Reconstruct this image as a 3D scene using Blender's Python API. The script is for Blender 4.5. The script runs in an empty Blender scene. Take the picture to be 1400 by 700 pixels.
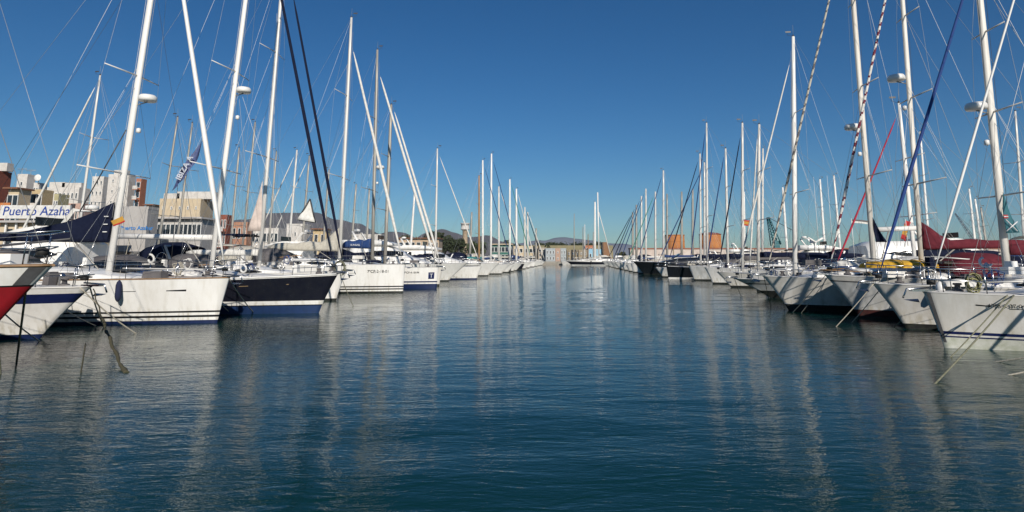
import bpy, math, random
from mathutils import Vector, Matrix
R = math.radians
rnd = random.Random(7)
scene = bpy.context.scene
COL = scene.collection
HAZE = True

# ------------------------------------------------------------------ camera
FPX, PX0, PY0, CH = 800.0, 700.0, 235.0, 2.2
PITCH = math.atan(118.0 / FPX)
cam_d = bpy.data.cameras.new('camera'); cam = bpy.data.objects.new('camera', cam_d); COL.objects.link(cam)
cam_d.sensor_width = 36.0; cam_d.lens = 36.0 * FPX / 1400.0
cam_d.shift_y = -(350.0 - PY0) / 1400.0
cam_d.clip_start = 0.1; cam_d.clip_end = 30000
cam.location = (0, 0, CH); cam.rotation_euler = (R(90) + PITCH, 0, 0)
scene.camera = cam

# ------------------------------------------------------------------ light
SKY_SAT, SKY_HUE = 1.25, .4965
SUN_AZ, SUN_EL = 166.0, 27.0            # azimuth clockwise from +Y (the view direction)
w = bpy.data.worlds.new("World"); scene.world = w; w.use_nodes = True
nt = w.node_tree; nt.nodes.clear()
sky = nt.nodes.new('ShaderNodeTexSky'); sky.sky_type = 'NISHITA'; sky.sun_disc = False
sky.sun_elevation = R(SUN_EL); sky.sun_rotation = R(SUN_AZ)
sky.altitude = 0; sky.air_density = 1.0; sky.dust_density = 0.15; sky.ozone_density = 3.5
bg = nt.nodes.new('ShaderNodeBackground'); bg.inputs[1].default_value = 0.072
wo = nt.nodes.new('ShaderNodeOutputWorld')
hs = nt.nodes.new('ShaderNodeHueSaturation'); hs.inputs['Saturation'].default_value = SKY_SAT; hs.inputs['Hue'].default_value = SKY_HUE
nt.links.new(sky.outputs[0], hs.inputs['Color']); tn = nt.nodes.new('ShaderNodeMix'); tn.data_type = 'RGBA'; tn.blend_type = 'MULTIPLY'; tn.inputs[0].default_value = 1.0
tn.inputs[7].default_value = (.56, .76, .92, 1)          # white balance of the sky light
nt.links.new(hs.outputs[0], tn.inputs[6]); nt.links.new(tn.outputs[2], bg.inputs[0]); nt.links.new(bg.outputs[0], wo.inputs[0])
sd = bpy.data.lights.new('sun', 'SUN'); sun = bpy.data.objects.new('sun', sd); COL.objects.link(sun)
sd.energy = 4.6; sd.angle = R(0.53); sd.color = (1.0, 0.93, 0.83)
sdir = Vector((math.sin(R(SUN_AZ)) * math.cos(R(SUN_EL)), math.cos(R(SUN_AZ)) * math.cos(R(SUN_EL)), math.sin(R(SUN_EL))))
sun.rotation_euler = sdir.to_track_quat('Z', 'Y').to_euler()
sun.location = sdir * 200
vs = scene.view_settings
vs.view_transform = 'Standard'; vs.look = 'None'; vs.exposure = 0.0; vs.gamma = 1.0; vs.use_curve_mapping = False
scene.render.resolution_x = 1024; scene.render.resolution_y = 512

# ------------------------------------------------------------------ photo pixel -> place helpers
_F = Vector((0, math.cos(PITCH), math.sin(PITCH))); _U = Vector((0, -math.sin(PITCH), math.cos(PITCH)))
CAM = Vector((0, 0, CH))
def ray(px, py):
    return (_F + Vector((1, 0, 0)) * ((px - PX0) / FPX) + _U * ((PY0 - py) / FPX))
def at(px, py, Y):
    d = ray(px, py); return CAM + d * (Y / d.y)
def ground(px, py, z=0.0):
    d = ray(px, py); return CAM + d * ((z - CH) / d.z)
def HX(px, Y): return at(px, 353, Y).x
def HZ(py, Y): return at(700, py, Y).z

# ------------------------------------------------------------------ materials
MATS = {}
def mat(name, col, rough=0.5, metal=0.0, var=0.12, scale=3.0, bump=0.0, streak=0.0, spec=0.5, coat=0.0, dirt=None):
    if name in MATS: return MATS[name]
    m = bpy.data.materials.new(name); m.use_nodes = True; MATS[name] = m
    n = m.node_tree.nodes; l = m.node_tree.links; b = n['Principled BSDF']
    b.inputs['Roughness'].default_value = rough; b.inputs['Metallic'].default_value = metal
    b.inputs['Specular IOR Level'].default_value = spec; b.inputs['Coat Weight'].default_value = coat
    tc = n.new('ShaderNodeTexCoord'); mp = n.new('ShaderNodeMapping')
    l.new(tc.outputs['Object'], mp.inputs[0])
    if streak: mp.inputs['Scale'].default_value = (1, 1, streak)
    no = n.new('ShaderNodeTexNoise'); no.inputs['Scale'].default_value = scale; no.inputs['Detail'].default_value = 6; no.inputs['Roughness'].default_value = 0.65
    l.new(mp.outputs[0], no.inputs['Vector'])
    rp = n.new('ShaderNodeValToRGB'); l.new(no.outputs['Fac'], rp.inputs[0])
    d = dirt if dirt else tuple(c * (1 - 2.2 * var) for c in col)
    rp.color_ramp.elements[0].position = 0.3; rp.color_ramp.elements[1].position = 0.62
    rp.color_ramp.elements[0].color = (*d, 1); rp.color_ramp.elements[1].color = (*col, 1)
    l.new(rp.outputs[0], b.inputs['Base Color'])
    if name.startswith('gelcoat'):
        sp = n.new('ShaderNodeSeparateXYZ'); l.new(tc.outputs['Object'], sp.inputs[0])
        mr = n.new('ShaderNodeMapRange'); mr.inputs[1].default_value = .62; mr.inputs[2].default_value = .02; l.new(sp.outputs[2], mr.inputs[0])
        m2 = n.new('ShaderNodeMapping'); m2.inputs['Scale'].default_value = (5.5, 5.5, .35); l.new(tc.outputs['Object'], m2.inputs[0])
        n2 = n.new('ShaderNodeTexNoise'); n2.inputs['Scale'].default_value = 1.3; n2.inputs['Detail'].default_value = 5; l.new(m2.outputs[0], n2.inputs['Vector'])
        r2_ = n.new('ShaderNodeMapRange'); r2_.inputs[1].default_value = .45; r2_.inputs[2].default_value = .75; l.new(n2.outputs['Fac'], r2_.inputs[0])
        ml = n.new('ShaderNodeMath'); ml.operation = 'MULTIPLY_ADD'; l.new(mr.outputs[0], ml.inputs[0]); l.new(r2_.outputs[0], ml.inputs[1])
        ms = n.new('ShaderNodeMath'); ms.operation = 'MULTIPLY'; ms.inputs[1].default_value = .22; l.new(r2_.outputs[0], ms.inputs[0]); l.new(ms.outputs[0], ml.inputs[2])
        mx = n.new('ShaderNodeMix'); mx.data_type = 'RGBA'; l.new(ml.outputs[0], mx.inputs[0]); l.new(rp.outputs[0], mx.inputs[6]); mx.inputs[7].default_value = (.42, .37, .26, 1)
        l.new(mx.outputs[2], b.inputs['Base Color'])
        b3_ = n.new('ShaderNodeBump'); b3_.inputs['Strength'].default_value = .25; b3_.inputs['Distance'].default_value = .01
        n3 = n.new('ShaderNodeTexNoise'); n3.inputs['Scale'].default_value = 1.1; n3.inputs['Detail'].default_value = 1; l.new(tc.outputs['Object'], n3.inputs['Vector']); l.new(n3.outputs['Fac'], b3_.inputs['Height']); l.new(b3_.outputs[0], b.inputs['Normal'])
    if bump:
        bp = n.new('ShaderNodeBump'); bp.inputs['Strength'].default_value = bump; bp.inputs['Distance'].default_value = 0.02
        l.new(no.outputs['Fac'], bp.inputs['Height']); l.new(bp.outputs[0], b.inputs['Normal'])
    return m
GEL = mat('gelcoat_white', (.84, .83, .80), .28, var=.05, scale=1.6, streak=.35, dirt=(.76, .74, .70))
GEL2 = mat('gelcoat_aged', (.74, .72, .68), .35, var=.08, scale=2.0, streak=.25, dirt=(.58, .55, .49))
GEL3 = mat('gelcoat_grey', (.66, .66, .65), .35, var=.08, scale=2.0, streak=.3, dirt=(.40, .41, .40))
DECKM = mat('deck_nonskid', (.66, .64, .60), .6, scale=8, dirt=(.48, .46, .42))
TEAK = mat('teak', (.30, .18, .09), .6, scale=10, dirt=(.18, .11, .06))
NAVY = mat('navy_gelcoat', (.010, .011, .020), .22, scale=3, coat=.25, dirt=(.016, .017, .024))
BLACKH = mat('black_gelcoat', (.014, .016, .02), .22, scale=3, coat=.3)
RED = mat('red_gelcoat', (.30, .012, .02), .35, scale=1.5, streak=.3, dirt=(.20, .012, .016))
BLUEAF = mat('blue_antifouling', (.012, .038, .125), .6, scale=6, dirt=(.01, .03, .09))
NAVYAF = mat('navy_boot_top', (.010, .022, .085), .45, scale=6)
BLACKAF = mat('black_antifouling', (.012, .012, .014), .6, scale=6, dirt=(.03, .035, .025))
REDAF = mat('maroon_antifouling', (.075, .015, .014), .65, scale=6, dirt=(.03, .014, .012))
BRIGHTRED = mat('red_antifouling', (.35, .02, .02), .6, scale=6)
GREENAF = mat('pale_weedy_antifouling', (.60, .60, .54), .6, scale=5, dirt=(.42, .44, .34))
ALU = mat('mast_aluminium', (.66, .64, .60), .42, metal=.12, var=.06, scale=2.0, streak=.15)
ALUW = mat('mast_white_paint', (.80, .78, .74), .35, var=.05, scale=2.0, streak=.2)
ALUG = mat('mast_dull_grey', (.38, .36, .32), .5, metal=.3, var=.1, scale=2.0, streak=.2)
ALUOLD = mat('mast_weathered', (.76, .73, .67), .5, var=.1, scale=2.5, streak=.10, dirt=(.52, .47, .40))
WOODM = mat('mast_varnished_wood', (.38, .22, .10), .4, scale=3, streak=.15)
STEEL = mat('stainless_steel', (.55, .55, .55), .22, metal=1.0, var=.05)
WIRE = mat('rigging_wire', (.36, .37, .38), .45, metal=.4, var=.05)
WIREW = mat('white_coated_wire', (.74, .73, .70), .5, var=.04)
WIRED = mat('dark_rigging', (.05, .05, .055), .5, var=.05)
ROPE = mat('rope_pale', (.50, .46, .38), .9, scale=30, bump=.4, dirt=(.30, .27, .20))
ROPEG = mat('rope_dirty', (.22, .21, .15), .95, scale=20, bump=.5, dirt=(.09, .10, .05))
WEED = mat('rope_weed', (.085, .07, .04), .95, scale=14, bump=.8, dirt=(.05, .055, .025))
CANW = mat('canvas_white', (.72, .70, .65), .85, scale=6, bump=.4)
CANB = mat('canvas_beige', (.50, .47, .40), .9, scale=5, bump=.5, dirt=(.38, .35, .29))
CANN = mat('canvas_navy', (.006, .009, .026), .85, spec=.15, scale=5, bump=.5, dirt=(.010, .014, .034))
CANU = mat('canvas_blue', (.012, .045, .16), .85, scale=5, bump=.5)
CANBL = mat('canvas_bright_blue', (.010, .045, .20), .8, scale=5, bump=.4)
CANM = mat('canvas_burgundy', (.135, .022, .032), .9, scale=5, bump=.6, spec=.2, dirt=(.085, .014, .022))
CANR = mat('canvas_red', (.42, .02, .05), .8, scale=5, bump=.4)
CANG = mat('canvas_green', (.03, .22, .14), .8, scale=5, bump=.4)
CANT = mat('canvas_teal', (.03, .20, .20), .85, scale=5, bump=.4)
CANY = mat('canvas_yellow', (.62, .36, .02), .8, scale=5, bump=.4, dirt=(.50, .27, .02))
CANK = mat('canvas_grey', (.13, .12, .12), .9, scale=5, bump=.4)
SAILP = mat('sailcloth_pink_white', (.62, .52, .46), .85, scale=4)
GLASS = mat('dark_glass', (.010, .012, .015), .08, var=.02)
BGLASS = mat('window_glass', (.03, .04, .05), .12, var=.1)
RUB = mat('black_rubber', (.02, .02, .02), .7)
PLW = mat('white_plastic', (.78, .77, .74), .4, var=.04)
NAVYF = mat('navy_fender_cloth', (.015, .02, .06), .9, bump=.3)
BLACKP = mat('black_stripe_paint', (.012, .012, .014), .3)
NAVYP = mat('navy_stripe_paint', (.012, .02, .09), .3)
TANP = mat('tan_stripe_paint', (.34, .24, .13), .4)
GREY = mat('grey_stripe_and_shade', (.10, .10, .105), .4, scale=5, dirt=(.06, .06, .06))  # stripe paint on one hull, painted shade at two bows
LETB = mat('letter_black', (.02, .02, .022), .5)
LETBL = mat('letter_blue', (.012, .05, .28), .5)
LETW = mat('letter_white', (.75, .75, .75), .6)
LETC = mat('letter_light_blue', (.03, .19, .50), .5)
ORANGE = mat('orange_cloth', (.62, .25, .03), .8)
FYEL = mat('flag_yellow', (.50, .27, .04), .8)
FRED = mat('flag_red', (.45, .02, .02), .8)
LIME = mat('lime_buoy', (.45, .60, .05), .6)

# ------------------------------------------------------------------ mesh builder
class MB:
    def __init__(s): s.v = []; s.f = []; s.m = []; s.sm = []
    def add(s, vs, fs, m=0, smooth=True):
        o = len(s.v); s.v += [tuple(v) for v in vs]
        for f in fs:
            s.f.append(tuple(i + o for i in f)); s.m.append(m); s.sm.append(smooth)
        return s
    def box(s, c, d, m=0, rz=0.0, taper=1.0):
        x, y, z = d[0] / 2, d[1] / 2, d[2] / 2; V = []
        for k, (sz, t) in enumerate(((-z, 1), (z, taper))):
            for sx, sy in ((-1, -1), (1, -1), (1, 1), (-1, 1)):
                p = Vector((sx * x * t, sy * y * t, sz)); p.rotate(Matrix.Rotation(rz, 3, 'Z')); V.append(p + Vector(c))
        return s.add(V, [(3, 2, 1, 0), (4, 5, 6, 7), (0, 1, 5, 4), (1, 2, 6, 5), (2, 3, 7, 6), (3, 0, 4, 7)], m, False)
    def tube(s, pts, r, n=6, m=0, ry=1.0, ms=None, cap=True):
        pts = [Vector(p) for p in pts]; k = len(pts)
        rs = r if isinstance(r, (list, tuple)) else [r] * k
        V = []; F = []; up = None
        for i, p in enumerate(pts):
            d = (pts[min(i + 1, k - 1)] - pts[max(i - 1, 0)]).normalized()
            a = Vector((0, 1, 0)) if abs(d.y) < .9 else Vector((1, 0, 0))
            u = d.cross(a).normalized(); v = u.cross(d).normalized()
            for j in range(n):
                t = 2 * math.pi * j / n
                V.append(p + u * (math.cos(t) * rs[i]) + v * (math.sin(t) * rs[i] * ry))
        o = len(s.v); s.v += [tuple(q) for q in V]
        for i in range(k - 1):
            for j in range(n):
                j2 = (j + 1) % n
                s.f.append((o + i * n + j, o + i * n + j2, o + (i + 1) * n + j2, o + (i + 1) * n + j))
                s.m.append(ms[i] if ms else m); s.sm.append(True)
        if cap:
            s.f.append(tuple(o + j for j in range(n))[::-1]); s.m.append(ms[0] if ms else m); s.sm.append(False)
            s.f.append(tuple(o + (k - 1) * n + j for j in range(n))); s.m.append(ms[-1] if ms else m); s.sm.append(False)
        return s
    def spin(s, c, prof, n=14, m=0, axis='Z'):
        V = []; F = []
        for (r, z) in prof:
            for j in range(n):
                t = 2 * math.pi * j / n
                p = (r * math.cos(t), r * math.sin(t), z)
                if axis == 'X': p = (z, p[0], p[1])
                if axis == 'Y': p = (p[0], z, p[1])
                V.append(Vector(c) + Vector(p))
        k = len(prof)
        for i in range(k - 1):
            for j in range(n):
                j2 = (j + 1) % n; F.append((i * n + j, i * n + j2, (i + 1) * n + j2, (i + 1) * n + j))
        F.append(tuple(range(n))[::-1]); F.append(tuple((k - 1) * n + j for j in range(n)))
        return s.add(V, F, m, True)
    def loft(s, secs, m=0, closed=False, caps=True, smooth=True, ms=None):
        k = len(secs); n = len(secs[0]); V = [p for q in secs for p in q]; o = len(s.v)
        s.v += [tuple(p) for p in V]
        for i in range(k - 1):
            for j in range(n if closed else n - 1):
                j2 = (j + 1) % n
                s.f.append((o + i * n + j, o + i * n + j2, o + (i + 1) * n + j2, o + (i + 1) * n + j))
                s.m.append(ms[j] if ms else m); s.sm.append(smooth)
        if caps:
            s.f.append(tuple(o + j for j in range(n))[::-1]); s.m.append(m); s.sm.append(False)
            s.f.append(tuple(o + (k - 1) * n + j for j in range(n))); s.m.append(m); s.sm.append(False)
        return s
    def build(s, name, mats, parent=None, solid=0.0, loc=None):
        me = bpy.data.meshes.new(name)
        me.from_pydata(s.v, [], s.f); me.update()
        for mm in (mats if isinstance(mats, (list, tuple)) else [mats]): me.materials.append(mm)
        nm = len(me.materials)
        for i, p in enumerate(me.polygons):
            p.material_index = min(s.m[i], nm - 1); p.use_smooth = s.sm[i]
        o = bpy.data.objects.new(name, me); COL.objects.link(o)
        if parent: o.parent = parent
        if loc is not None: o.location = loc
        if solid:
            md = o.modifiers.new('thickness', 'SOLIDIFY'); md.thickness = solid; md.offset = 0
        return o
def B(c, d, **k): return MB().box(c, d, **k)
def T(p, r, **k): return MB().tube(p, r, **k)
def tag(o, label=None, cat=None, group=None, kind=None):
    if label: o['label'] = label
    if cat: o['category'] = cat
    if group: o['group'] = group
    if kind: o['kind'] = kind
    return o
def empty(name, loc, rz=0.0):
    o = bpy.data.objects.new(name, None); o.location = loc; o.rotation_euler = (0, 0, rz); o.empty_display_size = .3
    COL.objects.link(o); return o
def lerp(a, b, t): return a + (b - a) * t
def dupe(src, name, parent, loc):
    c = src.copy(); COL.objects.link(c); c.parent = parent; c.location = loc; return c
def text(body, size, m, parent, M, name='lettering', ext=.004, shear=0.0, bold=0.0, align='CENTER'):
    c = bpy.data.curves.new(name, 'FONT'); c.body = body; c.size = size; c.extrude = ext; c.shear = shear
    c.offset = bold; c.align_x = align; c.align_y = 'CENTER'; c.materials.append(m); c.resolution_u = 3
    tmp = bpy.data.objects.new('lettering_curve', c); me = bpy.data.meshes.new_from_object(tmp); bpy.data.objects.remove(tmp)
    o = bpy.data.objects.new(name, me); COL.objects.link(o); o.parent = parent; o.matrix_local = M
    return o

# ================================================================== THE SETTING
# ---- water
def water():
    # fine grid near the camera that widens towards the horizon; real swell height in the mesh, ripples in the material
    ys = []; y = -40.0
    while y < 3.0: ys.append(y); y += 1.5
    while y < 6000: ys.append(y); y += max(.22, y * .035)
    ys.append(6000)
    xs = [0.0]; x = 0.0
    while x < 5000: x += max(.30, x * .05); xs.append(x)
    xs = [-v for v in xs[::-1]] + xs[1:]
    from mathutils import noise
    V = []; F = []
    for y in ys:
        for x in xs:
            d = math.hypot(x, y); a = max(0.0, 1 - d / 55.0)
            z = 0.0
            if a > 0:
                z = a * (.020 * noise.noise(Vector((x * .35 + y * .10, y * .85, 0))) + .010 * noise.noise(Vector((x * .9, y * 2.0 + x * .3, 5))))
            V.append((x, y, z - .01))
    n = len(xs)
    for i in range(len(ys) - 1):
        for j in range(n - 1):
            F.append((i * n + j, i * n + j + 1, (i + 1) * n + j + 1, (i + 1) * n + j))
    m = bpy.data.materials.new('harbour_water'); m.use_nodes = True
    nn = m.node_tree.nodes; l = m.node_tree.links; b = nn['Principled BSDF']
    b.inputs['Base Color'].default_value = (.0022, .029, .023, 1); b.inputs['Roughness'].default_value = .015
    b.inputs['IOR'].default_value = 1.333; b.inputs['Specular IOR Level'].default_value = .48; b.inputs['Specular Tint'].default_value = (.84, 1, .96, 1)
    tc = nn.new('ShaderNodeTexCoord')
    def nz(scale, sx, sy, det, rot=0.0, dist=0.0):
        mp = nn.new('ShaderNodeMapping'); mp.inputs['Scale'].default_value = (sx, sy, 1); mp.inputs['Rotation'].default_value = (0, 0, rot)
        l.new(tc.outputs['Object'], mp.inputs[0])
        q = nn.new('ShaderNodeTexNoise'); q.inputs['Scale'].default_value = scale; q.inputs['Detail'].default_value = det
        q.inputs['Distortion'].default_value = dist; q.inputs['Roughness'].default_value = .55
        l.new(mp.outputs[0], q.inputs['Vector']); return q
    def bump(node, strength, dist, prev=None):
        bp = nn.new('ShaderNodeBump'); bp.inputs['Strength'].default_value = strength; bp.inputs['Distance'].default_value = dist
        l.new(node.outputs['Fac'], bp.inputs['Height'])
        if prev: l.new(prev.outputs[0], bp.inputs['Normal'])
        return bp
    # patches of calmer and rougher water
    patch = nz(.055, 1, .5, 2)
    rr = nn.new('ShaderNodeMapRange'); l.new(patch.outputs['Fac'], rr.inputs[0]); rr.inputs[1].default_value = .38; rr.inputs[2].default_value = .62
    rr.inputs[3].default_value = .45; rr.inputs[4].default_value = 1.0
    def crest(scale, sx, sy, rot, det=2):      # sharp crested wavelets
        q = nz(scale, sx, sy, det, rot, .35); m1 = nn.new('ShaderNodeMath'); m1.operation = 'SUBTRACT'; m1.inputs[1].default_value = .5; l.new(q.outputs['Fac'], m1.inputs[0])
        m2 = nn.new('ShaderNodeMath'); m2.operation = 'ABSOLUTE'; l.new(m1.outputs[0], m2.inputs[0])
        m3 = nn.new('ShaderNodeMath'); m3.operation = 'SQRT'; l.new(m2.outputs[0], m3.inputs[0]) if False else None
        m4 = nn.new('ShaderNodeMath'); m4.operation = 'SUBTRACT'; m4.inputs[0].default_value = 1.0; l.new(m2.outputs[0], m4.inputs[1]); return m4
    def bump2(sock, dist, prev, strength=None):
        bp = nn.new('ShaderNodeBump'); bp.inputs['Distance'].default_value = dist; bp.inputs['Strength'].default_value = 1.0
        l.new(sock, bp.inputs['Height']); l.new(prev.outputs[0], bp.inputs['Normal'])
        if strength: l.new(strength, bp.inputs['Strength'])
        return bp
    b1 = bump(nz(.7, .5, 1.4, 2, .12, .3), 1.0, .018)
    b2 = bump(nz(2.6, .5, 1.35, 2, -.26, .5), 1.0, .014, b1)
    b3 = bump2(crest(4.2, .45, 1.5, -.38).outputs[0], .0155, b2, rr.outputs[0])
    b4 = bump2(crest(10.0, .5, 1.4, .25).outputs[0], .0080, b3, rr.outputs[0])
    b5 = bump2(nz(26.0, .7, 1.3, 2, .5, .4).outputs['Fac'], .0020, b4, rr.outputs[0])
    l.new(b5.outputs[0], b.inputs['Normal'])
    me = bpy.data.meshes.new('water'); me.from_pydata(V, [], F); me.materials.append(m)
    for p in me.polygons: p.use_smooth = True
    o = bpy.data.objects.new('water', me); COL.objects.link(o); tag(o, kind='structure')
water()

ASPH = mat('asphalt_quay', (.16, .15, .14), .9, scale=.6, bump=.3)
CONC = mat('quay_concrete', (.32, .30, .26), .85, scale=1.2, bump=.3, dirt=(.20, .18, .15))
EARTH = mat('dry_earth', (.20, .16, .11), .95, scale=.02, dirt=(.10, .10, .06))
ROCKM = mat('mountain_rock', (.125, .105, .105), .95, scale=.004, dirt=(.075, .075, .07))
ROCKF = mat('far_mountain_hazed_rock', (.16, .17, .20), .95, scale=.003, dirt=(.12, .13, .16))  # paler, bluer rock: part of the distance haze is in the colour
def prism(name, poly, z0, z1, ms, kind='structure'):
    k = len(poly); mb = MB()
    mb.add([(x, y, z1) for x, y in poly], [tuple(range(k))], 0, False)
    for i in range(k):
        a, b_ = poly[i], poly[(i + 1) % k]
        mb.add([(a[0], a[1], z0), (b_[0], b_[1], z0), (b_[0], b_[1], z1), (a[0], a[1], z1)], [(0, 1, 2, 3)], 1, False)
    o = mb.build(name, ms); tag(o, kind=kind); return o
def LX(Y): return -10.3 + .106 * Y       # line of bows, left row
def RX(Y): return 9.0 + .106 * Y         # line of bows, right row
prism('quay_ground', [(-420, 5), (-50, 5), (-28, 197), (52, 197), (58, 232), (330, 228), (340, 5900), (-5000, 5900), (-5000, 5)], -2, 1.15, [ASPH, CONC])
def mountain(name, Y, prof, m, depth, seed):
    from mathutils import noise
    mb = MB(); secs = []
    xs = []
    px = prof[0][0]
    while px <= prof[-1][0]: xs.append(px); px += 4
    for k in range(7):
        row = []
        t = k / 6
        for px in xs:
            for i in range(len(prof) - 1):
                if prof[i][0] <= px <= prof[i + 1][0]: break
            a, b_ = prof[i], prof[i + 1]; u = (px - a[0]) / (b_[0] - a[0]); u = u * u * (3 - 2 * u)
            py = lerp(a[1], b_[1], u)
            top = HZ(py, Y); X = HX(px, Y)
            p = Vector((X / 260, t * 5, seed))
            zz = top * (math.sin(t * math.pi / 2) ** .8) * (1 + .10 * noise.noise(p) * (1 - t)) + (top * .05 * noise.noise(Vector((X / 90, seed, 0))) if t > .8 else top * .22 * noise.noise(p * 1.7) * t)
            row.append((X + 60 * noise.noise(p + Vector((9, 9, 9))) * (1 - t), Y - depth * (1 - t), max(zz, 0.5) if t > 0 else 0.5))
        secs.append(row)
    secs.append([(x, y + depth * .8, 0) for x, y, z in secs[-1]])
    tag(mb.loft(secs, caps=False).build(name, m), kind='structure')
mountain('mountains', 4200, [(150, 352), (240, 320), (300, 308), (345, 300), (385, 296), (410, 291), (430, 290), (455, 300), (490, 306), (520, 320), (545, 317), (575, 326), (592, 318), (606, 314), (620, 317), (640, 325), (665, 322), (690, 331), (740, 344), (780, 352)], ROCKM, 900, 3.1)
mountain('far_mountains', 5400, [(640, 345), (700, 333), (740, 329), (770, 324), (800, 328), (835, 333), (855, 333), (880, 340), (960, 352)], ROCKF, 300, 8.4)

# ================================================================== BUILDINGS
STUCW = mat('stucco_white', (.62, .59, .55), .9, scale=1.2, dirt=(.46, .43, .39))
STUCC = mat('stucco_cream', (.56, .46, .32), .9, scale=.8, dirt=(.46, .37, .25))
STUCG = mat('panel_grey', (.42, .40, .38), .8, scale=.6, dirt=(.34, .32, .30))
BRICKR = mat('brick_red', (.26, .075, .045), .9, scale=2, dirt=(.18, .06, .04))
BRICKO = mat('brick_orange', (.44, .17, .09), .9, scale=2, dirt=(.33, .13, .08))
ORNG = mat('orange_balcony_paint', (.55, .20, .06), .8)
YELL = mat('yellow_render', (.54, .42, .24), .9)
TILE = mat('roof_tile_brown', (.20, .09, .05), .9, scale=3)
GREENP = mat('green_shop_front', (.02, .13, .10), .6)
STONE = mat('stone_wall', (.33, .27, .19), .95, scale=1.5, bump=.4, dirt=(.20, .17, .12))
LBLUE = mat('light_blue_cladding', (.26, .48, .62), .6)
SALM = mat('salmon_panel', (.44, .30, .23), .8)
HEDGE = mat('foliage_dark', (.045, .06, .028), .9, scale=4, dirt=(.03, .04, .02))
LEAF = mat('foliage_green', (.07, .10, .035), .85, scale=4, dirt=(.045, .065, .025))
LEAF2 = mat('foliage_olive', (.10, .105, .055), .85, scale=4, dirt=(.06, .07, .03))
BARK = mat('bark', (.13, .10, .07), .95, scale=6)
WALLW = mat('breakwater_white', (.60, .52, .46), .85, scale=.3, dirt=(.45, .36, .30))
ORTANK = mat('tank_orange', (.46, .18, .05), .8, scale=.4, streak=.3, dirt=(.33, .12, .035))
RUSTROOF = mat('tank_roof', (.22, .07, .05), .8)
TEALC = mat('crane_teal', (.02, .13, .15), .6)

def building(name, px0, px1, ytop, Y, depth, m, label, floors=3, wins=4, z0=1.1, roof=None, balcony=None, winw=.45, winh=.5, win_mat=None, topbox=None, parapet=True, awn=None, rz=0.0, cat='building'):
    ym = (ytop + 290) / 2 if ytop < 290 else ytop
    HX = lambda px, Y_: at(px, ym, Y_).x
    x0, x1 = HX(px0, Y), HX(px1, Y); h = HZ(ytop, Y) - z0
    if px1 < 600:
        while depth > 2.5 and HX(px1, Y + depth) - x0 < .74 * (x1 - x0): depth -= .5
        x1 = HX(px1, Y) + max(HX(px1, Y + depth) - HX(px1, Y), -.6 * (x1 - x0))
    W = x1 - x0
    b = empty(name, ((x0 + x1) / 2, Y, z0)); tag(b, label, cat)
    b.rotation_euler.z = rz
    B((0, depth / 2, h / 2), (W, depth, h)).build('wall', m, b)
    if parapet:
        pm = MB()
        for c, d in (((0, .15, h + .2), (W + .1, .25, .4)), ((0, depth - .15, h + .2), (W + .1, .25, .4)), ((-W / 2 + .1, depth / 2, h + .2), (.25, depth - .6, .4)), ((W / 2 - .1, depth / 2, h + .2), (.25, depth - .6, .4))): pm.box(c, d)
        pm.build('parapet', m, b)
    if roof: B((0, depth / 2 - .3, h + .55), (W + .8, depth + 1.2, .28), taper=.97).build('roof', roof, b)
    fh = h / floors
    first = None
    for f in range(floors):
        for k in range(wins):
            ww, wh = W / wins * winw, fh * winh
            cx = -W / 2 + (k + .5) * W / wins; cz = (f + .52) * fh
            if first is None:
                mb = MB(); mb.box((0, 0, 0), (ww, .10, wh), m=0)
                first = mb.build('window', win_mat or BGLASS, b, loc=(cx, -.03, cz)); o = first
                fr = MB()
                for c, d in (((0, -.03, wh / 2 + .04), (ww + .16, .12, .09)), ((0, -.05, -wh / 2 - .05), (ww + .24, .2, .1)), ((-ww / 2 - .04, -.03, 0), (.08, .12, wh - .02)), ((ww / 2 + .04, -.03, 0), (.08, .12, wh - .02))): fr.box(c, d)
                fr0 = fr.build('frame', PLW, o)
            else:
                o = dupe(first, 'window', b, (cx, -.03, cz)); g = fr0.copy(); COL.objects.link(g); g.parent = o
        if balcony and f > 0:
            bb = B((0, -.75, f * fh + .02), (W * .94, 1.4, .16)).build('balcony', m, b)
            B((0, -1.40, f * fh + .58), (W * .94, .1, .95)).build('railing', balcony, bb)
    if topbox:
        for (fx, wd, hh) in topbox:
            B((-W / 2 + fx * W, depth * .4, h + .4 + hh / 2), (wd, min(depth * .5, wd * 1.5), hh)).build('roof_hut', STUCW, b)
    return b

building('apartment_building', -60, 13, 236, 112, 14, BRICKR, 'red brick apartment building with pale balcony bands at the photo edge', 6, 5, balcony=STUCW, topbox=[(.85, 4.5, 1.6)])
building('stair_tower', 21, 46, 240, 145, 6, STUCW, 'blank white roof tower rising behind the orange balcony building', 5, 1, winw=.15, winh=.2, topbox=None)
building('apartment_building', 10, 41, 262, 100, 10, STUCC, 'low apartment house with orange balconies and brown tiled roof', 4, 2, roof=TILE, balcony=ORNG, winw=.85, winh=.55)
building('apartment_building', 42, 72, 262, 104, 10, YELL, 'yellow and white house with wide shaded terraces above the sign board', 4, 2, balcony=STUCW, winw=.85, winh=.6, parapet=True)
building('apartment_building', 73, 88, 268, 103, 9, mat('stucco_olive', (.42, .38, .22), .9), 'narrow olive house between the yellow terraces and the white block', 3, 2, winw=.5)
building('apartment_building', 44, 62, 252, 138, 9, STUCW, 'small white rooftop house with a satellite dish behind the yellow terraces', 5, 2)
building('apartment_building', 62, 122, 258, 150, 12, STUCW, 'long white block with small dark windows beyond the sign', 5, 8, winw=.35, winh=.35, topbox=[(.25, 4, 1.4), (.7, 5, 1.2)])
building('apartment_building', 88, 126, 281, 108, 10, mat('stucco_pink', (.50, .34, .28), .9), 'low pinkish house just right of the sign board', 3, 5, winw=.4, winh=.4)
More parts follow.
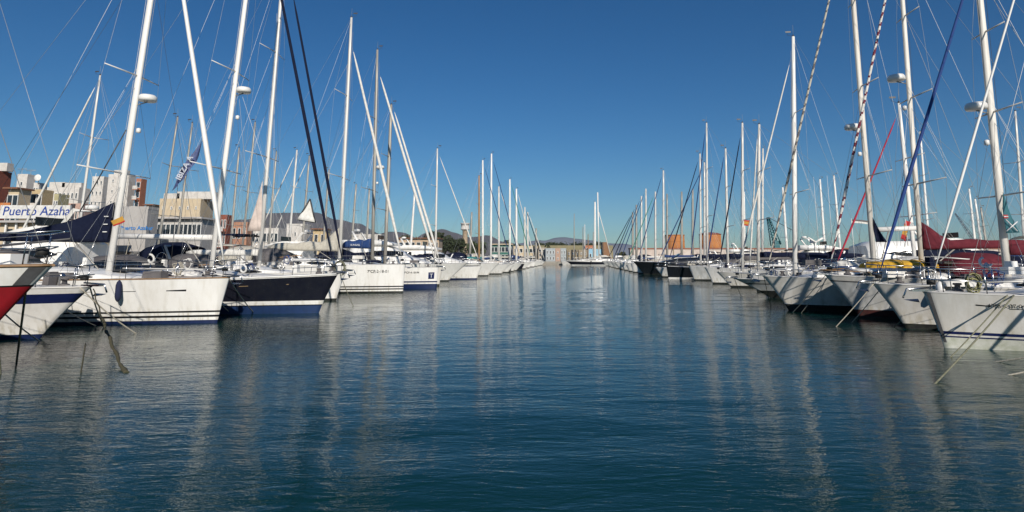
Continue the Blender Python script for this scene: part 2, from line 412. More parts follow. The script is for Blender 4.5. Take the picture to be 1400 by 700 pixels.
building('apartment_tower', 124, 148, 243, 165, 12, STUCW, 'left half of the tall white apartment block, stepping down at its edge', 8, 3, winw=.3, winh=.3)
t1 = building('apartment_tower', 146, 184, 240, 160, 13, STUCW, 'tallest white blank-walled apartment tower behind the thick mast', 8, 2, winw=.10, winh=.22, topbox=[(.5, 3.5, 1.2)])
building('apartment_tower', 184.5, 199, 246, 160, 13, BRICKO, 'orange brick tower face with white balconies joined to the white tower', 8, 1, balcony=STUCW, winw=.7, winh=.5)
building('shed', 199, 218, 283, 150, 8, STUCC, 'small gabled house between the brick tower and cream building', 3, 2, roof=TILE)
bx = building('warehouse', 164, 217, 286, 82, 14, STUCG, 'windowless grey panel warehouse with a small blue sign', 1, 0, parapet=True)
bx_h = HZ(286, 82) - 1.1
text('Puerto Azahar', .78, LETC, bx, Matrix.Translation((at(187, 311, 82).x - bx.location.x, -.03, HZ(312, 82) - 1.1)) @ Matrix.Rotation(R(90), 4, 'X'), bold=.02)
for z in range(8):
    pass
building('apartment_building', 218, 292, 274, 125, 14, STUCC, 'wide cream stucco building with pale roof huts above the terrace roofs', 4, 5, winw=.10, winh=.15, topbox=[(.22, 3.4, 1.2), (.8, 8, 1.6)])
building('restaurant', 216, 294, 303, 90, 10, STUCG, 'low harbour restaurant with grey roof and a long dark glass front', 2, 10, roof=STUCG, winw=.8, winh=.7)
building('apartment_building', 298, 318, 296, 128, 10, BRICKR, 'small brick red house right of the cream building', 3, 3, balcony=STUCW)
building('apartment_building', 318, 345, 306, 132, 10, mat('terracotta_render', (.42, .22, .14), .9), 'low orange house with dark doorways behind the grey masts', 2, 3)
building('harbour_office', 345, 392, 314, 136, 10, STUCW, 'low white harbour building with a row of dark openings', 2, 7, winw=.7, winh=.5)
building('harbour_office', 392, 425, 308, 150, 10, STUCW, 'plain white flat-roofed hall below the mountain', 2, 3, winw=.2, winh=.2)
building('house', 428, 452, 316, 155, 8, YELL, 'small yellow house with palm beside the beige sail cover', 2, 2, roof=TILE)
building('house', 482, 530, 322, 170, 9, STUCW, 'long low white house beyond the navy boom cover', 2, 6, winw=.4, winh=.4)
building('club_house', 545, 600, 328, 190, 10, mat('stucco_sand', (.50, .38, .27), .9), 'sand coloured club house with terracotta balustrade below the trees', 2, 7, roof=TILE, winw=.6)
building('shop', 671, 700, 336, 212, 9, GREENP, 'dark green glazed pavilion at the end of the left row', 2, 6, roof=STUCC, winw=.8, winh=.6)
building('shop', 702, 736, 338, 208, 9, STUCC, 'tan terrace building behind the last left masts', 2, 5, winw=.6)
building('apartment_building', 736, 746, 340, 205, 8, mat('stone_render', (.42, .37, .30), .9), 'narrow stone fronted house at the quay corner', 3, 2)
building('warehouse', 746, 759, 341, 200.5, 8, mat('pale_blue_render', (.36, .40, .42), .8, scale=.8, dirt=(.26, .29, .30)), 'pale blue quay warehouse left of the salmon panel', 2, 3, winw=.3)
building('kiosk', 759.3, 766, 341, 200.5, 8, SALM, 'narrow salmon coloured quay building between two pale blue ones', 2, 1, winw=.2, winh=.2)
building('warehouse', 766.3, 774, 341, 200.5, 8, mat('pale_blue_render', (.36, .40, .42), .8, scale=.8, dirt=(.26, .29, .30)), 'pale blue quay warehouse right of the salmon panel', 2, 2, winw=.3)
building('stone_house', 775, 803, 343, 205, 8, STONE, 'long low stone house behind the distant masts', 2, 5, winw=.2, winh=.3)
building('fort_wall', 705, 838, 335.5, 262, 12, mat('earthy_wall', (.27, .23, .14), .95, scale=.15, dirt=(.15, .15, .08)), 'long earthy embankment wall topped with dark shrubs', 1, 0, parapet=False, cat='wall')
building('house', 800, 811, 337, 222, 7, BRICKO, 'small orange house above the light blue shed', 2, 2)
building('shed', 804, 823, 342, 215, 6, LBLUE, 'light blue boat shed behind the dark hulled ketch', 1, 3, winw=.3, winh=.3)
def ramp():
    Y = 214; o = empty('slipway_ramp', (HX(829, Y), Y, 1.1)); tag(o, 'leaning brown timber ramp beside the light blue shed', 'ramp')
    h = HZ(331, Y) - 1.1; wd = 9 / 800 * Y
    mb = MB(); mb.add([(-wd / 2, 0, 0), (wd, 0, 0), (wd * .1, 0, h), (-wd / 2, 0, h), (-wd / 2, 5, 0), (wd, 5, 0), (wd * .1, 5, h), (-wd / 2, 5, h)], [(0, 1, 2, 3), (7, 6, 5, 4), (0, 4, 5, 1), (1, 5, 6, 2), (2, 6, 7, 3), (3, 7, 4, 0)], 0, False)
    mb.build('body', mat('rust_brown_boards', (.26, .14, .075), .9, scale=1), o)
    MB().tube([(-wd / 2, -.15, h), (-wd / 2, -.15, 0)], .25).build('post', BARK, o)
ramp()
# rooftop sign board
def signboard():
    Y = 70; x0, x1 = at(4, 290, Y).x, at(99, 290, Y).x; z0 = 1.15
    zt, zb = HZ(281, Y) - z0, HZ(299, Y) - z0
    o = empty('marina_building', ((x0 + x1) / 2, Y, z0)); tag(o, 'marina building carrying a long white sign board lettered Puerto Azahar', 'building')
    W = x1 - x0
    B((0, 3.4, (zb - .5) / 2), (W + 1, 6, zb - .5)).build('wall', STUCC, o)
    B((0, 3.2, zb - .35), (W + 2, 7.4, .25)).build('roof', STUCG, o)
    sb = B((0, -.3, (zt + zb) / 2), (W, .25, zt - zb)).build('sign_board', mat('sign_white', (.70, .69, .66), .5), o)
    for k in range(7): B((-W / 2 + .5 + k * (W - 1) / 6, 0.1, zb / 2 + .1), (.18, .18, zb)).build('column', PLW, o)
    for k in range(6): B((-W / 2 + (k + .5) * W / 6, .36, zb * .48), (W / 6 - .6, .08, zb * .62)).build('window', BGLASS, o)
    lx = at(55, 290, Y).x - o.location.x
    text('Puerto Azahar', (zt - zb) * .96, LETBL, sb, Matrix.Translation((lx + .15, -.435, (zt + zb) / 2 + .05)) @ Matrix.Rotation(R(90), 4, 'X') @ Matrix.Scale(.97, 4, (1, 0, 0)), shear=.12, bold=.012)
signboard()
def dish(px, py, Y):
    p = at(px, py, Y); o = empty('satellite_dish', p); tag(o, 'white satellite dish on the rooftop near the white tower', 'satellite dish')
    MB().spin((0, 0, 0), [(.05, .25), (.5, .12), (.8, -.1), (.78, -.14), (.05, .18)], axis='Y').build('reflector', PLW, o)
    T([(0, .2, 0), (0, .3, -1.6)], .08).build('post', ALUG, o)
dish(52, 243, 137)
def antenna(px, py, Y, label):
    p = at(px, py, Y); o = empty('roof_antenna', p); tag(o, label, 'antenna')
    T([(0, 0, -2.6), (0, 0, 1.2)], .05).build('post', ALUG, o)
    mb = MB(); mb.tube([(-1.2, 0, .9), (1.2, 0, .9)], .035)
    for k in range(7): mb.tube([(-1.1 + k * .36, 0, .6), (-1.1 + k * .36, 0, 1.2)], .025)
    mb.build('aerial', ALUG, o)
antenna(30, 236, 146, 'spiky television aerial on the left of the white tower roof')
antenna(42, 238, 146, 'spiky television aerial on the right of the white tower roof')
# control tower
def tower():
    Y = 300; p = at(635.5, 352, Y); o = empty('control_tower', (p.x, Y, 1.1)); tag(o, 'slender tan control tower with a white lantern room on top', 'tower')
    h = HZ(314, Y) - 1.1; ht = HZ(305, Y) - 1.1
    MB().spin((0, 0, 0), [(1.55, 0), (1.35, h * .5), (1.3, h - .5), (2.0, h)], n=16).build('shaft', mat('tower_tan', (.46, .36, .25), .9, scale=1), o)
    MB().spin((0, 0, h), [(2.3, 0), (2.3, .5), (2.1, .5), (2.1, ht - h - .5), (2.4, ht - h - .5), (2.4, ht - h)], n=16).build('lantern_room', STUCW, o)
    T([(0, 0, ht), (0, 0, ht + 2)], .1).build('aerial', ALUG, o)
tower()
# breakwater, tanks, cranes
def breakwater():
    Y = 222; o = empty('breakwater_wall', (HX(862, Y), Y, 0)); tag(o, 'long low whitish breakwater wall with a reddish top rail', 'breakwater')
    Lw = HX(1560, Y) - HX(862, Y); zt = HZ(341, Y)
    B((Lw / 2, 1.5, zt / 2 - .5), (Lw, 3, zt + 1)).build('wall', WALLW, o)
    B((Lw / 2, 1.5, zt + .3), (Lw + .2, 3.3, .5)).build('coping', mat('coping_red', (.28, .12, .08), .9, scale=.5), o)
    for k in range(18): B((6 + k * (Lw - 8) / 18, -.1, zt * .5), (.35, .3, zt)).build('pilaster', STONE, o)
    rk = MB()
    for k in range(420):
        x = rnd.uniform(-6, Lw); s = rnd.uniform(.5, 1.3); rk.box((x, rnd.uniform(-7, -1), rnd.uniform(-.1, .9)), (s, s * .8, s * .7), rz=rnd.uniform(0, 3), taper=.7)
    tag(rk.build('breakwater_rocks', STONE), 'jumbled pale rocks along the foot of the breakwater', 'rocks', kind='stuff').location = o.location
breakwater()
def tank(px0, px1, py, label, dark):
    Y = 300; x0, x1 = HX(px0, Y), HX(px1, Y); r = (x1 - x0) / 2; h = HZ(py, Y) - 1
    o = empty('storage_tank', ((x0 + x1) / 2, Y, 1)); tag(o, label, 'storage tank')
    MB().spin((0, 0, 0), [(r, 0), (r, h)], n=32).build('shell', ORTANK, o)
    for k in range(1, 4): MB().spin((0, 0, h * k / 4), [(r + .06, 0), (r + .06, .18)], n=32).build('ring', ORTANK, o)
    MB().spin((0, 0, h + .02), [(r + .2, 0), (r + .2, .3), (r * .7, .9 if dark else .3), (.1, 1.3 if dark else .4)], n=32).build('roof', RUSTROOF if dark else ORTANK, o)
    mb = MB(); mb.tube([(-r - .25, -.4, 0), (-r - .25, -.4, h)], .06); mb.tube([(-r - .25, .4, 0), (-r - .25, .4, h)], .06)
    for k in range(20): mb.tube([(-r - .25, -.4, h * k / 20), (-r - .25, .4, h * k / 20)], .04)
    mb.build('ladder', ALUG, o)
tank(911, 936.5, 322, 'flat-topped orange storage tank beyond the breakwater, left one', False)
tank(958, 986.5, 321, 'orange storage tank with a dark red domed roof beyond the breakwater', True)
def crane(px, pyb, pxt, pyt, Y, m, label, thick):
    b = at(px, pyb, Y); t = at(pxt, pyt, Y); o = empty('harbour_crane', b); tag(o, label, 'crane')
    v = t - b; Ln = v.length; d = v.normalized(); s = Vector((-d.z, 0, d.x)) * thick
    mb = MB(); n = 10
    for sg in (-1, 1):
        for yy in (-thick, thick): mb.tube([s * sg + Vector((0, yy, 0)), v + s * .2 * sg + Vector((0, yy * .3, 0))], thick * .16, n=4)
    for k in range(n):
        a, c = k / n, (k + 1) / n
        mb.tube([v * a + s * (1 - .8 * a), v * c - s * (1 - .8 * c)], thick * .1, n=4)
        mb.tube([v * a - s * (1 - .8 * a), v * c + s * (1 - .8 * c)], thick * .1, n=4)
    mb.build('jib', m, o)
    T([(-s.x * 3 + thick * 2, 0, thick * 4), tuple(v)], thick * .08, n=4).build('cable', WIRED, o)
    mb = MB(); mb.box((0, 0, -1.5), (thick * 1.5, thick * 1.5, 3)); mb.box((thick * .3, 0, 1.0), (thick * 1.8, thick * 1.4, 1.6)); mb.build('cab', m, o)
    T([(0, 0, -3), (0, 0, 1 - b.z)], thick * .9, n=8).build('pedestal', m, o)
crane(1061, 335, 1050, 297, 260, TEALC, 'teal harbour crane with a raised lattice jib behind the breakwater', 1.6)
crane(1333, 330, 1306, 292, 330, mat('crane_dark_hazed', (.12, .14, .18), .6), 'thin dark crane far off between the short masts', .8)  # crane colour lightened and blued to carry distance haze

# ================================================================== TREES
def tree(px, ytop, Y, wpx, label, lm=LEAF, seed=0, palm=False):
    r_ = random.Random(seed); x = HX(px, Y); h = HZ(ytop, Y) - 1.1; wd = wpx / 800 * Y / 2
    o = empty('palm_tree' if palm else 'tree', (x, Y, 1.1)); tag(o, label, 'palm tree' if palm else 'tree', 'trees on the quay')
    if palm:
        T([(0, 0, 0), (.15, 0, h * .5), (.1, 0, h * .9)], [.3, .22, .2], n=8).build('trunk', BARK, o)
        mb = MB()
        for k in range(26):
            a = r_.uniform(0, 6.28); el = r_.uniform(-.3, 1.2); prev = None; secs = []
            for i in range(7):
                t = i / 6; rr = wd * t * math.cos(el * .5); zz = h * .9 + wd * (math.sin(el) * t * 1.1 - 1.1 * t * t)
                p = Vector((rr * math.cos(a), rr * math.sin(a), zz)); s = Vector((-math.sin(a), math.cos(a), 0)) * wd * .16 * math.sin(math.pi * min(.97, t * .9 + .08))
                secs.append([p - s - Vector((0, 0, .12)), p, p + s - Vector((0, 0, .12))])
            mb.loft(secs, caps=False)
        mb.build('crown', lm, o); return
    tr = MB(); tr.tube([(0, 0, 0), (.1, 0, h * .25), (0, .1, h * .55), (0, 0, h * .85)], [h * .035, h * .03, h * .02, .04], n=7)
    cl = []
    for k in range(14):
        a = r_.uniform(0, 6.28); rr = wd * math.sqrt(r_.random()) * .8; z = h * r_.uniform(.35, .9)
        rr *= 1.15 - abs(z / h - .55); c = Vector((rr * math.cos(a), rr * math.sin(a), z)); cl.append((c, wd * r_.uniform(.28, .48)))
        if k < 8: tr.tube([(0, 0, h * r_.uniform(.2, .5)), tuple(c)], [h * .015, .03], n=5)
    tr.build('trunk', BARK, o)
    mb = MB()
    for c, cr in cl:
        for k in range(150):
            d = Vector((r_.gauss(0, 1), r_.gauss(0, 1), r_.gauss(0, .8))).normalized() * cr * r_.uniform(.55, 1.08) ** .7
            p = c + d; s = r_.uniform(.16, .34) * (wd / 4 + .5)
            u = Vector((r_.gauss(0, 1), r_.gauss(0, 1), r_.gauss(0, .5))).normalized(); v = u.cross(Vector((r_.gauss(0, 1), r_.gauss(0, 1), r_.gauss(0, 1)))).normalized()
            mb.add([p - u * s, p + v * s * .6, p + u * s, p - v * s * .6], [(0, 1, 2, 3)], 0, False)
    mb.build('crown', lm, o)
tr_spec = [(552, 322, 225, 26, 'small round tree left of the dense clump', LEAF2), (592, 317, 230, 34, 'broad dark tree at the left of the dense clump', HEDGE),
           (608, 320, 236, 30, 'dark tree in the middle of the dense clump', HEDGE), (624, 326, 240, 28, 'lower dark tree just left of the control tower', HEDGE),
           (650, 331, 236, 26, 'low green tree right of the control tower', LEAF), (572, 325, 240, 24, 'grey green tree between two masts left of the clump', LEAF2),
           (708, 333, 222, 16, 'bright green tree behind the tan terrace building', LEAF), (722, 336, 226, 16, 'dark tree over the tan terrace building', HEDGE),
           (446, 312, 165, 14, 'small dark tree beside the yellow house', HEDGE), (520, 326, 190, 20, 'low olive tree above the white house', LEAF2),
           (851, 345, 228, 14, 'low shrub at the landward end of the breakwater', LEAF2)]
for i, (px, yt, Y, wp, lb, lm) in enumerate(tr_spec): tree(px, yt, Y, wp, lb, lm, seed=i)
tree(660, 330, 215, 14, 'palm tree by the dark green pavilion', LEAF, 31, True)
tree(748, 331, 230, 10, 'palm tree above the pale blue warehouse', HEDGE, 32, True)
tree(693, 326, 216, 11, 'palm tree behind the last blue furled sails', HEDGE, 33, True)
tree(436, 309, 168, 13, 'palm tree next to the yellow house', LEAF, 34, True)
for i, px in enumerate((738, 752, 758, 769, 786, 795, 812, 819)):
    Y = 266; o = empty('shrub', (HX(px, Y), Y, HZ(336, Y))); tag(o, 'dark shrub on top of the earthy embankment', 'shrub', 'shrubs along the embankment top')
    mb = MB(); r_ = random.Random(50 + i)
    for k in range(260):
        p = Vector((r_.gauss(0, 1.1), r_.gauss(0, .8), abs(r_.gauss(.3, .6)))); u = Vector((r_.gauss(0, 1), r_.gauss(0, 1), r_.gauss(0, 1))).normalized() * .3; v = u.orthogonal()
        mb.add([p - u, p + v * .6, p + u, p - v * .6], [(0, 1, 2, 3)], 0, False)
    mb.build('foliage', HEDGE, o); T([(0, 0, -.3), (0, 0, 1)], .08).build('stem', BARK, o)

# ================================================================== BOATS
def project_px(p):
    v = Vector(p) - CAM; return PX0 + FPX * v.x / v.dot(_F)
HEAD = {'L': -6.06, 'R': 173.94, 'l': 173.94, 'r': -6.06}      # front rows point into the channel, second rows away from it
class Boat:
    def __init__(s, name, side, loc, yaw, label, cat, group, L, Bm, fb, rake=.6, stern=.3, af=BLACKAF, bands=(), top=GEL, sheer=.14, lvl=2, fine=1.0):
        s.side = side; s.rz = R(HEAD[side] + yaw); s.P = Vector((loc[0], loc[1], 0)); s.h = Vector((math.cos(s.rz), math.sin(s.rz), 0))
        s.L, s.B, s.fb, s.rake, s.stern, s.sheer, s.lvl, s.fine = L, Bm, fb, rake, stern, sheer, lvl, fine
        s.o = empty(name, s.P, s.rz); tag(s.o, label, cat, group)
        s.sgn = -1 if s.rz < 1 else 1             # the side that faces the camera
        s.r = random.Random(hash(label) % 9999 if False else sum(map(ord, label)))
        s.hull(af, bands, top)
    # ---- image helpers in the boat's centre plane
    def cl(s, px, py):
        d = ray(px, py); n = Vector((-s.h.y, s.h.x, 0)); t = (s.P - CAM).dot(n) / d.dot(n); q = CAM + d * t
        return (q - s.P).dot(s.h), q.z
    def s_at(s, px, z):
        a, b = -25.0, 6.0; f = lambda u: project_px(s.P + s.h * u + Vector((0, 0, z))) - px
        fa = f(a)
        for _ in range(40):
            c = (a + b) / 2
            if (f(c) > 0) == (fa > 0): a = c
            else: b = c
        return (a + b) / 2
    # ---- hull shape
    def zd(s, t): return s.fb * (1 - s.sheer * (1 - (1 - min(t, .75) / .75) ** 2) + .02 * max(0, t - .75) * 4)
    def half(s, t, z):
        d = (1 - abs(1 - t / .58) ** 2.1) ** .85 if t < .58 else 1 - .24 * ((t - .58) / .42) ** 2
        wv = 1 - (1 - t / .62) ** (1.45 * s.fine) if t < .62 else 1 - .5 * ((t - .62) / .38) ** 2
        hd, hw = s.B / 2 * max(d, 0) + .045, s.B / 2 * .84 * max(wv, 0) + .012
        if z < 0: return hw * math.sqrt(max(0, 1 + z / .62))
        k = min(1, z / s.zd(t)); e = lerp(1.0, .5, min(1, t / .5))
        return hw + (hd - hw) * k ** e
    def xx(s, t, z):
        k = z / s.fb; x0 = s.rake * (k ** 1.15 if k > 0 else k * .8); x1 = -s.L + s.rake + s.stern * (1 - max(k, 0))
        return x0 + (x1 - x0) * t
    def pt(s, t, z, sg, off=0.0): return Vector((s.xx(t, z), sg * (s.half(t, z) + off), z))
    def hull(s, af, bands, top):
        # bands: (z, material) -> up to z from the water; negative z counts down from the sheer; last is the topside colour
        ts = [0, .012, .035, .07, .11, .16, .22, .29, .37, .46, .56, .67, .78, .9, 1] if s.lvl else [0, .03, .1, .2, .35, .55, .8, 1]
        mats = [af]; rows = [(-.5, 0), (-.2, 0), (0.0, 0)]
        for z, m in bands:
            if m not in mats: mats.append(m)
            rows.append((z, mats.index(m)))
        if top not in mats: mats.append(top)
        ti = mats.index(top); last = [r for r in rows if r[0] >= 0][-1][0]; neg = [r for r in rows if r[0] < 0 and r not in rows[:2]]
        rows = [r for r in rows if r not in neg]
        up = [('f', f, ti) for f in ((.2, .4, .6, .8) if s.lvl else (.5,))]
        seq = [('a', z, m) for z, m in rows]
        hi = [('n', z, m) for z, m in neg]
        def z_of(q, t):
            zt = s.zd(t)
            if q[0] == 'a': return q[1]
            if q[0] == 'n': return zt + q[1]
            base = last; tp = zt + (neg[0][1] * 0 + neg[0][0] if neg else 0)
            return base + (tp - base) * q[1]
        seq += up
        if neg:
            seq += [('n', neg[0][0], ti)] + [('n', neg[i][0], neg[i - 1][1]) for i in range(1, len(neg))] + [('f2', 0, neg[-1][1])]
        else: seq += [('f2', 0, ti)]
        mb = MB(); V = []; nr = len(seq)
        for t in ts:
            for q in seq:
                z = s.zd(t) if q[0] == 'f2' else z_of(q, t)
                hb = s.half(t, z); x = s.xx(t, z); V.append((x, hb, z)); V.append((x, -hb, z))
        o = 0; F = []; M = []
        for i in range(len(ts) - 1):
            for j in range(nr - 1):
                a = (i * nr + j) * 2; b = ((i + 1) * nr + j) * 2
                F.append((a, a + 2, b + 2, b)); M.append(seq[j + 1][2])
                F.append((a + 1, b + 1, b + 3, a + 3)); M.append(seq[j + 1][2])
        for j in range(nr - 1):                         # stem and transom
            a = j * 2; F.append((a + 1, a + 3, a + 2, a)); M.append(seq[j + 1][2])
            a = ((len(ts) - 1) * nr + j) * 2; F.append((a, a + 2, a + 3, a + 1)); M.append(seq[j + 1][2])
        for f, m in zip(F, M):
            mb.f.append(f); mb.m.append(m); mb.sm.append(True)
        mb.v = V
        s.hull_o = mb.build('hull', mats, s.o)
        # deck
        mb = MB(); secs = []
        for t in ts[1:]:
            z = s.zd(t) - .012; hb = s.half(t, s.zd(t)) - .012; x = s.xx(t, s.zd(t)) + (.01 if t == 1 else 0)
            secs.append([(x, hb, z), (x, hb * .5, z + .05), (x, 0, z + .07), (x, -hb * .5, z + .05), (x, -hb, z)])
        s.deck_o = mb.loft(secs, caps=False, smooth=False).build('deck', DECKM, s.o)
        s.ts = ts
    def toe_rail(s, m=ALU, r=.022):
        for sg in (1, -1):
            T([s.pt(t, s.zd(t) + .012, sg, -.01) for t in s.ts], r, n=4, m=0).build('toe_rail', m, s.o)
    def stripe_strip(s, t0, t1, dz, h, m, name='cove_stripe'):
        for sg in (1, -1):
            mb = MB(); secs = []
            for k in range(9):
                t = lerp(t0, t1, k / 8); z = s.zd(t) - dz
                secs.append([s.pt(t, z, sg, .004), s.pt(t, z + h, sg, .004)])
            mb.loft(secs, caps=False).build(name, m, s.o)
    # deck height at distance s aft (s<0 forward frame): local x
    def t_of(s, x): return min(1, max(0, (s.rake - x) / s.L))
    def zx(s, x): return s.zd(s.t_of(x)) + .05
    def coachroof(s, f0=.20, f1=.66, h=.42, w=.62, m=GEL, win=True, rake_aft=.5):
        n = 9; secs = []
        def wid(f): return max(.12, s.half(f, s.zd(f)) * w)
        def hh(f):
            u = (f - f0) / (f1 - f0); return h * min(1, .02 + 1.9 * u) if u < .5 else h
        for k in range(n):
            f = lerp(f0, f1, k / (n - 1)); x = s.rake - f * s.L; z = s.zd(f) + .0; q = hh(f); wv = wid(f)
            secs.append([(x, wv, z), (x, wv * .93, z + q * .75), (x, wv * .8, z + q), (x, 0, z + q + .06), (x, -wv * .8, z + q), (x, -wv * .93, z + q * .75), (x, -wv, z)])
        c = MB().loft(secs, caps=True).build('coachroof', m, s.o); s.cf = (f0, f1); s.ch = h
        if win:
            for sg in (1, -1):
                for a, b in ((.28, .55), (.6, .78), (.82, .93)) if s.lvl > 1 else ((.3, .9),):
                    mb = MB(); ss = []
                    for k in range(6):
                        u = lerp(a, b, k / 5); f = lerp(f0, f1, u); x = s.rake - f * s.L; q = hh(f); wv = wid(f); z = s.zd(f)
                        e = .5 - .5 * (abs(k - 2.5) / 2.5) ** 4 * .7
                        zc, hv = q * .42, q * .27 * (e * 2)
                        yl = lambda zz: sg * (lerp(wv, wv * .93, zz / (q * .75)) + .006)
                        ss.append([(x, yl(zc - hv), z + zc - hv), (x, yl(zc + hv), z + zc + hv)])
                    mb.loft(ss, caps=False).build('window', GLASS, c, solid=.006)
        if s.lvl:
            for fx in (f0 + .1, f0 + .22):
                x = s.rake - fx * s.L; B((x, 0, s.zd(fx) + hh(fx) + .10), (.5, .5, .06)).build('hatch', GLASS, c)
        return c
    def cockpit(s, f0=.66, f1=.97, wheel=True):
        mb = MB(); secs_ = []
        for sg in (1, -1):
            secs = []
            for k in range(5):
                f = lerp(f0, f1, k / 4); x = s.rake - f * s.L; y = sg * s.half(f, s.zd(f)) * .66; z = s.zd(f); hh = lerp(.36, .22, k / 4)
                secs.append([(x, y - .1, z), (x, y - .07, z + hh), (x, y + .07, z + hh), (x, y + .1, z)])
            mb.loft(secs)
        mb.build('cockpit_coaming', GEL, s.o)
        if wheel and s.lvl:
            x = s.rake - .84 * s.L; z = s.zx(x) + .62; r = .48
            wl = T([(x, r * math.cos(a * math.pi / 9), z + r * math.sin(a * math.pi / 9)) for a in range(19)], .018, n=5).build('steering_wheel', STEEL, s.o)
            sp = MB()
            for a in range(5): sp.tube([(x, 0, z), (x, r * math.cos(a * 1.257), z + r * math.sin(a * 1.257))], .01, n=4)
            sp.build('spokes', STEEL, wl)
            B((x + .18, 0, z - .38), (.26, .3, .95), taper=.7).build('pedestal', PLW, s.o)
    def pulpit(s):
        z = s.fb; k = s.rake
        for zz, nm in ((.60, 1), (.32, 0)):
            T([s.pt(.10, s.zd(.1) + .0, 1, -.05) + Vector((0, 0, zz)), s.pt(.03, s.zd(.03), 1, -.04) + Vector((0.05, 0, zz)), Vector((k + .18 * (nm), 0.10, z + zz + .03)), Vector((k + .18 * nm, -.10, z + zz + .03)),
               s.pt(.03, s.zd(.03), -1, -.04) + Vector((0.05, 0, zz)), s.pt(.10, s.zd(.1), -1, -.05) + Vector((0, 0, zz))], .014, n=5).build('pulpit_rail', STEEL, s.o)
        for t in (.03, .10):
            for sg in (1, -1): T([s.pt(t, s.zd(t), sg, -.05), s.pt(t, s.zd(t), sg, -.05) + Vector((.03, 0, .60))], .014, n=5).build('pulpit_leg', STEEL, s.o)
        for sg in (1, -1):                               # pushpit
            T([s.pt(.90, s.zd(.9), sg, -.06), s.pt(.90, s.zd(.9), sg, -.06) + Vector((0, 0, .62)), s.pt(.99, s.zd(1), sg, -.08) + Vector((0, 0, .62)), Vector((s.xx(.99, s.fb), sg * .5, s.zd(1) + .62)), Vector((s.xx(.99, s.fb), sg * .5, s.zd(1)))], .014, n=5).build('pushpit', STEEL, s.o)
    def lifelines(s, n=5):
        for sg in (1, -1):
            tt = [lerp(.10, .90, i / (n + 1)) for i in range(n + 2)]
            for h in (.60, .32):
                T([s.pt(t, s.zd(t), sg, -.05) + Vector((0, 0, h)) for t in tt], .006, n=3).build('lifeline', WIRE, s.o)
            if s.lvl > 1:
                for t in tt[1:-1]: T([s.pt(t, s.zd(t), sg, -.05), s.pt(t, s.zd(t), sg, -.05) + Vector((0, 0, .62))], .013, n=4).build('stanchion', STEEL, s.o)
    # ---- rig
    def mast(s, foot, top, r=.11, m=ALU, nspr=2, radar=None, spr=.9, stays=True, back=True, topgear=True, foot_z=None):
        """foot=(px) or local s ; top=(px,py) in the photograph"""
        base_z = s.fb * .9 + (s.ch if hasattr(s, 'ch') else .3)
        s.mx = s.s_at(foot, base_z) if foot is not None else -s.L * .38
        sx, sz = s.cl(*top) if top else (s.mx - .2, s.L * 1.28)
        s.m0 = Vector((s.mx, 0, base_z - .45)); s.m1 = Vector((sx, 0, sz)); d = s.m1 - s.m0
        s.md = d.normalized(); H = d.length
        k = [0, .3, .6, .85, 1]
        s.mast_o = T([s.m0 + d * q for q in k], [r, r, r * .97, r * .85, r * .66], n=10 if s.lvl else 6, ry=.72).build('mast', m, s.o)
        s.mr = r
        if not s.lvl: nspr = min(nspr, 2)
        beam = s.B / 2; tips = {1: [], -1: []}
        for i in range(nspr):
            q = (i + 1) / (nspr + 1) * .98 + .02; c = s.m0 + d * q; wl = beam * spr * (1 - .22 * i)
            for sg in (1, -1):
                tip = c + Vector((-.35 * wl * .5, sg * wl, .06)); tips[sg].append(tip)
                T([c, tip], [.035, .022], n=5, ry=.6).build('spreader', m, s.mast_o)
        wr = .006 if s.lvl > 1 else (.008 if s.lvl else .012)
        ch = s.mx - .15
        if stays:
            for sg in (1, -1):
                t = s.t_of(ch); cp = Vector((ch, sg * s.half(t, s.zd(t)) * .86, s.zd(t)))
                T([cp] + tips[sg] + [s.m0 + d * .985], wr, n=3).build('shroud', WIRE, s.o)
                if s.lvl:
                    for dx in (.35, -.45):
                        T([cp + Vector((dx, 0, 0)), s.m0 + d * (.98 / (nspr + 1) + .0)], wr, n=3).build('lower_shroud', WIRE, s.o)
                    if nspr > 1: T([tips[sg][0], s.m0 + d * (2 * .98 / (nspr + 1))], wr, n=3).build('diagonal', WIRE, s.o)
            if back:
                T([Vector((s.xx(1, s.fb) + .1, 0, s.zd(1) + .1)), s.m1], wr, n=3).build('backstay', WIRE, s.o)
        if s.lvl > 1:
            for k_, (a, b) in enumerate(((.0, .94), (.0, .8), (.02, .98))):
                off = Vector((-r * 1.25 if k_ else r * 1.3, (.05, -.06, .08)[k_], 0))
                T([s.m0 + off + d * a, s.m0 + off * .9 + d * b], .007, n=3).build('halyard', (ROPE, WIREW, WIRED)[k_], s.mast_o)
        if topgear and s.lvl:
            T([s.m1, s.m1 + Vector((0, .05, .7))], .008, n=3).build('antenna', ALUG, s.mast_o)
            v = MB(); v.tube([s.m1, s.m1 + Vector((.35, 0, .12))], .01, n=3); v.tube([s.m1 + Vector((.35, 0, .12)), s.m1 + Vector((.35, 0, .32))], .01, n=3); v.box(s.m1 + Vector((.28, 0, .30)), (.3, .01, .09)); v.spin(s.m1 + Vector((0, 0, 0)), [(.05, 0), (.05, .1)], n=6)
            v.build('wind_vane', WIRED, s.mast_o)
